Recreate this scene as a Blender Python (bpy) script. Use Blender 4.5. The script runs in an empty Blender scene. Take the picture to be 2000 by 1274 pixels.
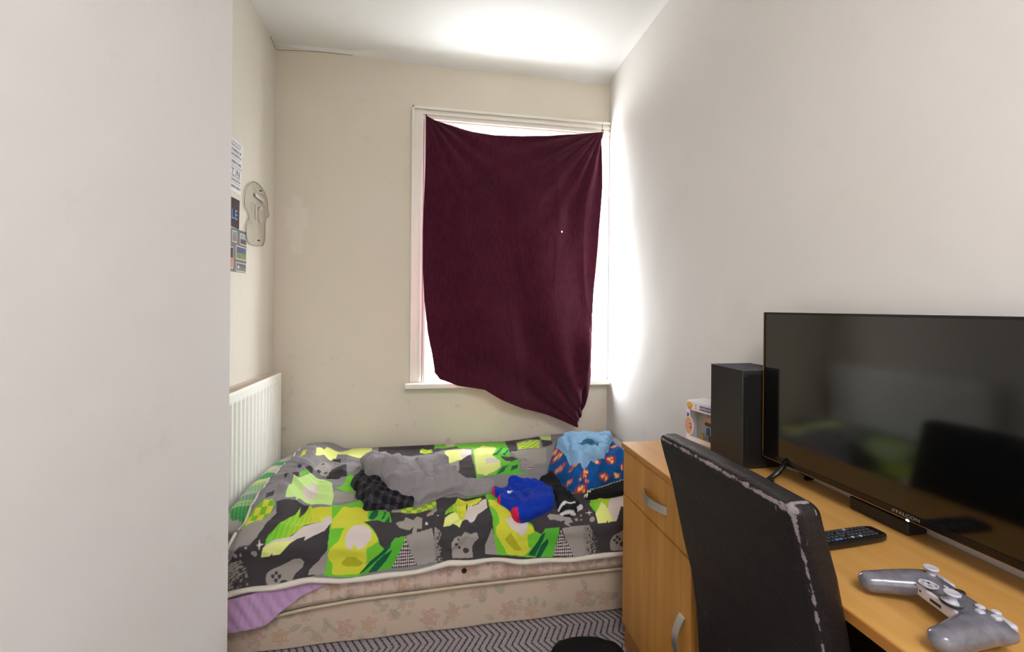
import bpy, bmesh, math, random
import numpy as np
from mathutils import Vector, Matrix, Quaternion

# ---------------------------------------------------------------- camera, world, lights, exposure
scene = bpy.context.scene
COL = scene.collection
YAW = math.atan2(142.0, 825.0)
ROLL = math.radians(0.5)
cam_data = bpy.data.cameras.new('camera')
cam_data.sensor_width = 36.0
cam_data.lens = 36.0 * 825.0 / 2000.0
cam_data.shift_y = -37.0 / 2000.0
cam_data.clip_start = 0.02
cam = bpy.data.objects.new('camera', cam_data)
COL.objects.link(cam)
cam.location = (0, 0, 1.22)
cam.matrix_world = (Matrix.Translation((0, 0, 1.22)) @ Matrix.Rotation(-YAW, 4, 'Z')
                    @ Matrix.Rotation(math.radians(90), 4, 'X') @ Matrix.Rotation(ROLL, 4, 'Z'))
scene.camera = cam

world = bpy.data.worlds.new('overcast_sky'); scene.world = world
world.use_nodes = True
bg = world.node_tree.nodes['Background']
bg.inputs['Color'].default_value = (0.93, 0.97, 1.0, 1)
bg.inputs['Strength'].default_value = 48.0

def area(name, loc, rot, sx, sy, power, color=(1, 1, 1), portal=False):
    l = bpy.data.lights.new(name, 'AREA'); l.shape = 'RECTANGLE'; l.size = sx; l.size_y = sy
    l.energy = power; l.color = color
    o = bpy.data.objects.new(name, l); COL.objects.link(o); o.location = loc; o.rotation_euler = rot
    if portal: l.cycles.is_portal = True
    return o
R90 = math.radians(90)
area('window_portal', (0.47, 2.70, 1.535), (-R90, 0, 0), 1.14, 1.54, 10, portal=True)
area('ceiling_fill', (0.22, -0.75, 2.60), (0, 0, 0), 0.9, 0.9, 43, (0.975, 0.98, 1.0))  # soft fill added behind the camera to brighten the room, no fitting
area('rear_fill', (0.22, -1.45, 1.55), (R90, 0, 0), 1.2, 1.8, 9, (0.985, 0.985, 1.0))  # second added fill, near the back wall, not an actual lamp

vs = scene.view_settings
vs.view_transform = 'Standard'; vs.look = 'None'; vs.exposure = 0.0; vs.gamma = 1.0
vs.use_curve_mapping = False

# ---------------------------------------------------------------- materials
def lin(c):
    return tuple(((x / 255.0) / 12.92 if x / 255.0 <= .04045 else ((x / 255.0 + .055) / 1.055) ** 2.4) for x in c)
def mat(name, rgb, rough=.6, metal=0, spec=.5, sheen=0, coat=0, trans=0, bump=None, var=None, alpha=1, emit=None):
    """plain Principled material; var=(scale, amount) mottles the colour, bump=(scale, strength)"""
    m = bpy.data.materials.new(name); m.use_nodes = True
    nt = m.node_tree; b = nt.nodes['Principled BSDF']
    c = lin(rgb) + (1,)
    b.inputs['Base Color'].default_value = c
    b.inputs['Roughness'].default_value = rough
    b.inputs['Metallic'].default_value = metal
    b.inputs['Specular IOR Level'].default_value = spec
    b.inputs['Sheen Weight'].default_value = sheen
    b.inputs['Coat Weight'].default_value = coat
    b.inputs['Transmission Weight'].default_value = trans
    b.inputs['Alpha'].default_value = alpha
    if emit:
        b.inputs['Emission Color'].default_value = lin(emit[0]) + (1,)
        b.inputs['Emission Strength'].default_value = emit[1]
    tc = nt.nodes.new('ShaderNodeTexCoord')
    if var:
        n = nt.nodes.new('ShaderNodeTexNoise'); n.inputs['Scale'].default_value = var[0]; n.inputs['Detail'].default_value = 4
        nt.links.new(tc.outputs['Object'], n.inputs['Vector'])
        mx = nt.nodes.new('ShaderNodeMix'); mx.data_type = 'RGBA'
        mx.inputs[6].default_value = tuple(x * (1 - var[1]) for x in c[:3]) + (1,)
        mx.inputs[7].default_value = tuple(min(1, x * (1 + var[1])) for x in c[:3]) + (1,)
        nt.links.new(n.outputs['Fac'], mx.inputs[0]); nt.links.new(mx.outputs[2], b.inputs['Base Color'])
    if bump:
        n = nt.nodes.new('ShaderNodeTexNoise'); n.inputs['Scale'].default_value = bump[0]; n.inputs['Detail'].default_value = 5
        nt.links.new(tc.outputs['Object'], n.inputs['Vector'])
        bp = nt.nodes.new('ShaderNodeBump'); bp.inputs['Strength'].default_value = bump[1]; bp.inputs['Distance'].default_value = .01
        nt.links.new(n.outputs['Fac'], bp.inputs['Height']); nt.links.new(bp.outputs['Normal'], b.inputs['Normal'])
    return m
def mat_paint(name, rough=.85, sheen=.1, bump=(900, .15), spec=.15):
    """colour comes from the printed / dyed pattern stored on the mesh"""
    m = mat(name, (128, 128, 128), rough, spec=spec, sheen=sheen, bump=bump)
    nt = m.node_tree; b = nt.nodes['Principled BSDF']
    a = nt.nodes.new('ShaderNodeAttribute'); a.attribute_name = 'paint'
    nt.links.new(a.outputs['Color'], b.inputs['Base Color'])
    return m

def mat_wall(name, rgb, marks=None):
    m = mat(name, rgb, .75, spec=.25)
    nt = m.node_tree; b = nt.nodes['Principled BSDF']; L = nt.links.new
    tc = nt.nodes.new('ShaderNodeTexCoord')
    n = nt.nodes.new('ShaderNodeTexNoise'); n.inputs['Scale'].default_value = 1.6; n.inputs['Detail'].default_value = 5
    L(tc.outputs['Object'], n.inputs['Vector'])
    mx = nt.nodes.new('ShaderNodeMix'); mx.data_type = 'RGBA'
    c = lin(rgb)
    mx.inputs[6].default_value = tuple(x * .95 for x in c[:2]) + (c[2] * .90, 1)
    mx.inputs[7].default_value = tuple(min(1, x * 1.03) for x in c) + (1,)
    L(n.outputs['Fac'], mx.inputs[0])
    out = mx.outputs[2]
    sp = nt.nodes.new('ShaderNodeTexNoise'); sp.inputs['Scale'].default_value = 9; sp.inputs['Detail'].default_value = 8; sp.inputs['Roughness'].default_value = .7
    L(tc.outputs['Object'], sp.inputs['Vector'])
    rp = nt.nodes.new('ShaderNodeMapRange'); rp.inputs['From Min'].default_value = .60; rp.inputs['From Max'].default_value = .82
    L(sp.outputs['Fac'], rp.inputs['Value'])
    sx = nt.nodes.new('ShaderNodeSeparateXYZ'); L(tc.outputs['Object'], sx.inputs[0])
    hz = nt.nodes.new('ShaderNodeMapRange'); hz.inputs['From Min'].default_value = 1.15; hz.inputs['From Max'].default_value = .55
    hz.inputs['To Min'].default_value = .10; hz.inputs['To Max'].default_value = .75 if marks else .2
    L(sx.outputs['Z'], hz.inputs['Value'])
    mu = nt.nodes.new('ShaderNodeMath'); mu.operation = 'MULTIPLY'; L(rp.outputs[0], mu.inputs[0]); L(hz.outputs[0], mu.inputs[1])
    m2 = nt.nodes.new('ShaderNodeMix'); m2.data_type = 'RGBA'; L(mu.outputs[0], m2.inputs[0]); L(out, m2.inputs[6])
    m2.inputs[7].default_value = lin((150, 128, 96)) + (1,)
    out = m2.outputs[2]
    if marks:   # pale patches where something was once stuck on: (x, z, half width, half height)
        last = None
        for (cx, cz, hx, hzz) in marks:
            def ax(sock, c0, hw):
                s = nt.nodes.new('ShaderNodeMath'); s.operation = 'SUBTRACT'; L(sock, s.inputs[0]); s.inputs[1].default_value = c0
                a = nt.nodes.new('ShaderNodeMath'); a.operation = 'ABSOLUTE'; L(s.outputs[0], a.inputs[0])
                r = nt.nodes.new('ShaderNodeMapRange'); r.inputs['From Min'].default_value = hw + .014; r.inputs['From Max'].default_value = hw - .014
                L(a.outputs[0], r.inputs['Value']); return r.outputs[0]
            k = nt.nodes.new('ShaderNodeMath'); k.operation = 'MULTIPLY'
            L(ax(sx.outputs['X'], cx, hx), k.inputs[0]); L(ax(sx.outputs['Z'], cz, hzz), k.inputs[1])
            if last is None: last = k.outputs[0]
            else:
                q = nt.nodes.new('ShaderNodeMath'); q.operation = 'MAXIMUM'; L(last, q.inputs[0]); L(k.outputs[0], q.inputs[1]); last = q.outputs[0]
        sc_ = nt.nodes.new('ShaderNodeMath'); sc_.operation = 'MULTIPLY'; L(last, sc_.inputs[0]); sc_.inputs[1].default_value = .38
        m3 = nt.nodes.new('ShaderNodeMix'); m3.data_type = 'RGBA'; L(sc_.outputs[0], m3.inputs[0]); L(out, m3.inputs[6])
        m3.inputs[7].default_value = lin((236, 230, 218)) + (1,)
        out = m3.outputs[2]
    L(out, b.inputs['Base Color'])
    nb = nt.nodes.new('ShaderNodeTexNoise'); nb.inputs['Scale'].default_value = 3.5; nb.inputs['Detail'].default_value = 3
    L(tc.outputs['Object'], nb.inputs['Vector'])
    bp = nt.nodes.new('ShaderNodeBump'); bp.inputs['Strength'].default_value = .25; bp.inputs['Distance'].default_value = .03
    L(nb.outputs['Fac'], bp.inputs['Height']); L(bp.outputs['Normal'], b.inputs['Normal'])
    return m

def mat_wood(name, rgb, dark, axis='Y'):
    m = mat(name, rgb, .42, spec=.45)
    nt = m.node_tree; b = nt.nodes['Principled BSDF']; L = nt.links.new
    tc = nt.nodes.new('ShaderNodeTexCoord'); mp = nt.nodes.new('ShaderNodeMapping')
    s = {'X': (1.5, 26, 26), 'Y': (26, 1.5, 26), 'Z': (26, 26, 1.5)}[axis]
    mp.inputs['Scale'].default_value = s
    L(tc.outputs['Object'], mp.inputs[0])
    n = nt.nodes.new('ShaderNodeTexNoise'); n.inputs['Scale'].default_value = 1; n.inputs['Detail'].default_value = 6; n.inputs['Distortion'].default_value = .6
    L(mp.outputs[0], n.inputs['Vector'])
    mx = nt.nodes.new('ShaderNodeMix'); mx.data_type = 'RGBA'
    mr = nt.nodes.new('ShaderNodeMapRange'); mr.inputs['From Min'].default_value = .35; mr.inputs['From Max'].default_value = .68
    L(n.outputs['Fac'], mr.inputs['Value']); L(mr.outputs[0], mx.inputs[0])
    mx.inputs[6].default_value = lin(rgb) + (1,); mx.inputs[7].default_value = lin(dark) + (1,)
    L(mx.outputs[2], b.inputs['Base Color'])
    return m

def mat_carpet():
    m = mat('chevron_carpet', (150, 142, 145), .95, spec=.1)
    nt = m.node_tree; b = nt.nodes['Principled BSDF']; L = nt.links.new
    tc = nt.nodes.new('ShaderNodeTexCoord'); sx = nt.nodes.new('ShaderNodeSeparateXYZ')
    nz = nt.nodes.new('ShaderNodeTexNoise'); nz.inputs['Scale'].default_value = 190; nz.inputs['Detail'].default_value = 2
    L(tc.outputs['Object'], nz.inputs['Vector']); L(tc.outputs['Object'], sx.inputs[0])
    def M(op, a, b_=None, v=None):
        q = nt.nodes.new('ShaderNodeMath'); q.operation = op
        L(a, q.inputs[0])
        if b_ is not None: L(b_, q.inputs[1])
        if v is not None: q.inputs[1].default_value = v
        return q.outputs[0]
    tri = M('PINGPONG', sx.outputs['Y'], v=.060)
    a = M('ADD', sx.outputs['X'], M('MULTIPLY', tri, v=.62))
    a = M('ADD', a, M('MULTIPLY', nz.outputs['Fac'], v=.012))
    f = M('FRACT', M('MULTIPLY', a, v=1 / .024))
    t = M('ABSOLUTE', M('SUBTRACT', f, v=.5))
    mr = nt.nodes.new('ShaderNodeMapRange'); mr.inputs['From Min'].default_value = .28; mr.inputs['From Max'].default_value = .46
    L(t, mr.inputs['Value'])
    n2 = nt.nodes.new('ShaderNodeTexNoise'); n2.inputs['Scale'].default_value = 300; n2.inputs['Detail'].default_value = 1
    L(tc.outputs['Object'], n2.inputs['Vector'])
    mx = nt.nodes.new('ShaderNodeMix'); mx.data_type = 'RGBA'; L(mr.outputs[0], mx.inputs[0])
    mx.inputs[6].default_value = lin((182, 172, 176)) + (1,); mx.inputs[7].default_value = lin((78, 70, 75)) + (1,)
    m2 = nt.nodes.new('ShaderNodeMix'); m2.data_type = 'RGBA'; m2.blend_type = 'MULTIPLY'; m2.inputs[0].default_value = .8
    cr = nt.nodes.new('ShaderNodeMapRange'); cr.inputs['From Min'].default_value = .35; cr.inputs['From Max'].default_value = .6; cr.inputs['To Min'].default_value = .45
    L(n2.outputs['Fac'], cr.inputs['Value'])
    cc = nt.nodes.new('ShaderNodeCombineColor')
    for k in range(3): L(cr.outputs[0], cc.inputs[k])
    L(mx.outputs[2], m2.inputs[6]); L(cc.outputs[0], m2.inputs[7]); L(m2.outputs[2], b.inputs['Base Color'])
    bp = nt.nodes.new('ShaderNodeBump'); bp.inputs['Strength'].default_value = .6; bp.inputs['Distance'].default_value = .004
    L(M('SUBTRACT', cr.outputs[0], mr.outputs[0]), bp.inputs['Height']); L(bp.outputs['Normal'], b.inputs['Normal'])
    return m

def mat_glass(name, tint=(1, 1, 1), rough=.02):
    m = bpy.data.materials.new(name); m.use_nodes = True; nt = m.node_tree; nt.nodes.clear(); L = nt.links.new
    o = nt.nodes.new('ShaderNodeOutputMaterial'); t = nt.nodes.new('ShaderNodeBsdfTransparent'); g = nt.nodes.new('ShaderNodeBsdfGlossy')
    t.inputs[0].default_value = tint + (1,); g.inputs['Roughness'].default_value = rough
    f = nt.nodes.new('ShaderNodeFresnel'); f.inputs['IOR'].default_value = 1.45
    ge = nt.nodes.new('ShaderNodeNewGeometry'); iv = nt.nodes.new('ShaderNodeMath'); iv.operation = 'SUBTRACT'; iv.inputs[0].default_value = 1; L(ge.outputs['Backfacing'], iv.inputs[1])
    mf = nt.nodes.new('ShaderNodeMath'); mf.operation = 'MULTIPLY'; L(f.outputs[0], mf.inputs[0]); L(iv.outputs[0], mf.inputs[1])
    x = nt.nodes.new('ShaderNodeMixShader'); L(mf.outputs[0], x.inputs[0]); L(t.outputs[0], x.inputs[1]); L(g.outputs[0], x.inputs[2]); L(x.outputs[0], o.inputs[0])
    return m

# ---------------------------------------------------------------- mesh helpers
def link(name, me, m=None, parent=None):
    o = bpy.data.objects.new(name, me); COL.objects.link(o)
    if m is not None:
        for q in (m if isinstance(m, (list, tuple)) else [m]): me.materials.append(q)
    if parent is not None: o.parent = parent
    return o
def tag(o, label=None, cat=None, group=None, kind=None):
    for k, v in (('label', label), ('category', cat), ('group', group), ('kind', kind)):
        if v: o[k] = v
    return o
def empty(name, loc=(0, 0, 0), rz=0.0, **kw):
    o = bpy.data.objects.new(name, None); COL.objects.link(o); o.location = loc; o.rotation_euler = (0, 0, rz)
    o.empty_display_size = .1
    return tag(o, **kw)
def mesh(V, F, name='m', smooth=False):
    me = bpy.data.meshes.new(name)
    me.from_pydata([tuple(map(float, v)) for v in V], [], [tuple(map(int, f)) for f in F]); me.validate()
    if smooth: me.shade_smooth()
    return me
def bake(me, M):
    me.transform(M); return me
class MB:
    """collects simple solids into one mesh"""
    def __init__(s): s.v = []; s.f = []
    def add(s, V, F):
        n = len(s.v); s.v += [tuple(map(float, v)) for v in V]; s.f += [tuple(int(i) + n for i in f) for f in F]; return s
    def box(s, a, b, M=None):
        x0, y0, z0 = a; x1, y1, z1 = b
        V = [(x0, y0, z0), (x1, y0, z0), (x1, y1, z0), (x0, y1, z0), (x0, y0, z1), (x1, y0, z1), (x1, y1, z1), (x0, y1, z1)]
        if M is not None: V = [tuple(M @ Vector(v)) for v in V]
        return s.add(V, [(3, 2, 1, 0), (4, 5, 6, 7), (0, 1, 5, 4), (1, 2, 6, 5), (2, 3, 7, 6), (3, 0, 4, 7)])
    def rbox(s, size, r, c=(0, 0, 0), n=1, k=3, M=None, fn=None):
        V, F = rbox_vf(size, r, n, k)
        V = V + np.array(c)
        if fn: V = fn(V)
        if M is not None: V = [tuple(M @ Vector(v)) for v in V]
        return s.add(V, F)
    def cyl(s, p0, p1, r0, r1=None, n=16, caps=True):
        r1 = r0 if r1 is None else r1
        p0 = Vector(p0); p1 = Vector(p1); d = (p1 - p0).normalized(); q = d.to_track_quat('Z', 'Y')
        V = []
        for p, r in ((p0, r0), (p1, r1)):
            for i in range(n):
                a = 2 * math.pi * i / n; V.append(tuple(p + q @ Vector((r * math.cos(a), r * math.sin(a), 0))))
        F = [(i, (i + 1) % n, n + (i + 1) % n, n + i) for i in range(n)]
        if caps: F += [tuple(range(n))[::-1], tuple(range(n, 2 * n))]
        return s.add(V, F)
    def lathe(s, prof, M=None, n=24):
        V = []; F = []; m = len(prof)
        for i in range(n):
            a = 2 * math.pi * i / n
            for r, z in prof: V.append((r * math.cos(a), r * math.sin(a), z))
        for i in range(n):
            j = (i + 1) % n
            for k in range(m - 1): F.append((i * m + k, j * m + k, j * m + k + 1, i * m + k + 1))
        if M is not None: V = [tuple(M @ Vector(v)) for v in V]
        return s.add(V, F)
    def prism(s, poly, t, M=None):
        """polygon in local XY extruded by t along local Z"""
        n = len(poly); V = [(x, y, 0) for x, y in poly] + [(x, y, t) for x, y in poly]
        F = [tuple(range(n))[::-1], tuple(range(n, 2 * n))] + [(i, (i + 1) % n, n + (i + 1) % n, n + i) for i in range(n)]
        if M is not None: V = [tuple(M @ Vector(v)) for v in V]
        return s.add(V, F)
    def tube(s, pts, r, n=8):
        P = [Vector(p) for p in pts]; V = []; F = []; m = len(P)
        rr = r if isinstance(r, (list, tuple)) else [r] * m
        for i, p in enumerate(P):
            d = (P[min(i + 1, m - 1)] - P[max(i - 1, 0)]).normalized(); q = d.to_track_quat('Z', 'Y')
            for k in range(n):
                a = 2 * math.pi * k / n; V.append(tuple(p + q @ Vector((rr[i] * math.cos(a), rr[i] * math.sin(a), 0))))
        for i in range(m - 1):
            for k in range(n): F.append((i * n + k, i * n + (k + 1) % n, (i + 1) * n + (k + 1) % n, (i + 1) * n + k))
        F += [tuple(range(n))[::-1], tuple(range((m - 1) * n, m * n))]
        return s.add(V, F)
    def build(s, name, m=None, parent=None, smooth=False, angle=None, bevel=0):
        me = mesh(s.v, s.f, name)
        if bevel:
            bm = bmesh.new(); bm.from_mesh(me)
            bmesh.ops.remove_doubles(bm, verts=bm.verts, dist=1e-6)
            es = [e for e in bm.edges if len(e.link_faces) == 2 and e.calc_face_angle(0) > .6]
            bmesh.ops.bevel(bm, geom=es, offset=bevel, segments=2, affect='EDGES', clamp_overlap=True)
            bm.to_mesh(me); bm.free()
        if smooth: me.shade_smooth()
        if angle: me.shade_smooth(); me.set_sharp_from_angle(angle=math.radians(angle))
        return link(name, me, m, parent)
def rbox_vf(size, r, n=1, k=3):
    """rounded box: n inner divisions per axis (int or triple), k rounding steps"""
    size = np.array(size, float); r = min(r, size.min() / 2 * .999)
    nn = (n, n, n) if isinstance(n, int) else n
    ax = []
    for i in range(3):
        h = size[i] / 2; inner = np.linspace(-(h - r), h - r, nn[i] + 1)
        c = r * np.tan(np.linspace(0, math.pi / 4, k + 1))[1:]
        ax.append(np.concatenate([-(h - r) - c[::-1], inner, (h - r) + c]))
    V = []; F = []; idx = {}
    def vid(p):
        key = (round(p[0], 7), round(p[1], 7), round(p[2], 7))
        if key not in idx: idx[key] = len(V); V.append(p)
        return idx[key]
    for a in range(3):
        b, c = (a + 1) % 3, (a + 2) % 3
        for sgn in (-1, 1):
            for i in range(len(ax[b]) - 1):
                for j in range(len(ax[c]) - 1):
                    q = []
                    for (ii, jj) in ((i, j), (i + 1, j), (i + 1, j + 1), (i, j + 1)):
                        p = [0, 0, 0]; p[a] = sgn * size[a] / 2; p[b] = ax[b][ii]; p[c] = ax[c][jj]; q.append(vid(tuple(p)))
                    F.append(q if sgn > 0 else q[::-1])
    V = np.array(V); inner = np.clip(V, -(size / 2 - r), size / 2 - r); d = V - inner
    l = np.linalg.norm(d, axis=1, keepdims=True); l[l == 0] = 1
    return inner + d / l * r, F
def grid_faces(nu, nv):
    i = np.arange(nu * nv).reshape(nu, nv)
    return np.stack([i[:-1, :-1], i[1:, :-1], i[1:, 1:], i[:-1, 1:]], -1).reshape(-1, 4)
def set_paint(me, rgb):
    a = me.color_attributes.new('paint', 'FLOAT_COLOR', 'POINT')
    c = np.ones((len(me.vertices), 4), np.float32); s = rgb / 255.0
    c[:, :3] = np.where(s <= .04045, s / 12.92, ((s + .055) / 1.055) ** 2.4)
    a.data.foreach_set('color', c.ravel())
def fast_mesh(V, F, name, smooth=True):
    me = bpy.data.meshes.new(name); V = np.asarray(V, np.float32); F = np.asarray(F, np.int32)
    me.vertices.add(len(V)); me.vertices.foreach_set('co', V.ravel())
    me.loops.add(F.size); me.loops.foreach_set('vertex_index', F.ravel())
    me.polygons.add(len(F)); me.polygons.foreach_set('loop_start', np.arange(0, F.size, F.shape[1], dtype=np.int32))
    me.update(calc_edges=True); me.validate()
    if smooth: me.shade_smooth()
    return me
def text(name, body, size, m, parent, M, thick=.0004, align='CENTER', font_shear=0, squash=1):
    cu = bpy.data.curves.new(name, 'FONT'); cu.body = body; cu.size = size; cu.extrude = thick; cu.align_x = align; cu.align_y = 'CENTER'
    cu.space_character = 1.05
    t = bpy.data.objects.new(name + '_tmp', cu); COL.objects.link(t)
    dg = bpy.context.evaluated_depsgraph_get(); me = bpy.data.meshes.new_from_object(t.evaluated_get(dg))
    bpy.data.objects.remove(t); bpy.data.curves.remove(cu)
    me.name = name
    me.transform(Matrix.Diagonal((squash, 1, 1, 1))); me.transform(M)
    me.materials.clear()
    return link(name, me, m, parent)
def remesh(mb, name, m, parent, voxel, smooth_it=6):
    me = mesh(mb.v, mb.f, name + '_raw'); t = bpy.data.objects.new(name + '_raw', me); COL.objects.link(t)
    r = t.modifiers.new('r', 'REMESH'); r.mode = 'VOXEL'; r.voxel_size = voxel; r.use_smooth_shade = True
    s = t.modifiers.new('s', 'SMOOTH'); s.iterations = smooth_it; s.factor = .5
    dg = bpy.context.evaluated_depsgraph_get(); me2 = bpy.data.meshes.new_from_object(t.evaluated_get(dg))
    bpy.data.objects.remove(t); bpy.data.meshes.remove(me); me2.name = name; me2.shade_smooth()
    return link(name, me2, m, parent)

# ---------------------------------------------------------------- numpy pattern and fold helpers
def vnoise(x, y, seed=0):
    xi = np.floor(x).astype(np.int64); yi = np.floor(y).astype(np.int64); xf = x - xi; yf = y - yi
    def h(a, b):
        n = (a * 374761393 + b * 668265263 + seed * 2147483647) & 0xffffffff
        n = ((n ^ (n >> 13)) * 1274126177) & 0xffffffff
        return ((n ^ (n >> 16)) & 0xffff) / 65535.0
    u = xf * xf * (3 - 2 * xf); v = yf * yf * (3 - 2 * yf)
    return (h(xi, yi) * (1 - u) + h(xi + 1, yi) * u) * (1 - v) + (h(xi, yi + 1) * (1 - u) + h(xi + 1, yi + 1) * u) * v
def fbm(x, y, seed=0, o=4):
    s = 0; a = .5
    for k in range(o): s = s + a * vnoise(x * 2 ** k, y * 2 ** k, seed + k * 7); a *= .5
    return s
def ridge(x, y, seed=0):
    wx = x + 1.2 * fbm(x * .7, y * .7, seed + 3, 2); wy = y + 1.2 * fbm(x * .7 + 9, y * .7, seed + 5, 2)
    return 1 - np.abs(2 * vnoise(wx, wy, seed) - 1)
def pip(x, y, poly):
    x = np.asarray(x); inside = np.zeros(x.shape, bool); n = len(poly)
    for i in range(n):
        x0, y0 = poly[i]; x1, y1 = poly[(i + 1) % n]
        if y0 == y1: continue
        c = ((y0 > y) != (y1 > y)) & (x < (x1 - x0) * (y - y0) / (y1 - y0) + x0); inside ^= c
    return inside
def seg_dist(x, y, poly, closed=True):
    best = np.full(np.shape(x), 1e9); bx = np.zeros(np.shape(x)); by = np.zeros(np.shape(x)); n = len(poly)
    for i in range(n if closed else n - 1):
        x0, y0 = poly[i]; x1, y1 = poly[(i + 1) % n]; dx, dy = x1 - x0, y1 - y0; L = dx * dx + dy * dy + 1e-12
        t = np.clip(((x - x0) * dx + (y - y0) * dy) / L, 0, 1); px = x0 + t * dx; py = y0 + t * dy
        d = np.hypot(x - px, y - py); m = d < best; best = np.where(m, d, best); bx = np.where(m, px, bx); by = np.where(m, py, by)
    return best, bx, by
def pairs(f): return [(f[i], f[i + 1]) for i in range(0, len(f), 2)]
def chaikin(p, n=2):
    for _ in range(n):
        q = []
        for i in range(len(p)):
            a = p[i]; b = p[(i + 1) % len(p)]
            q += [(.75 * a[0] + .25 * b[0], .75 * a[1] + .25 * b[1]), (.25 * a[0] + .75 * b[0], .25 * a[1] + .75 * b[1])]
        p = q
    return p

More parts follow.
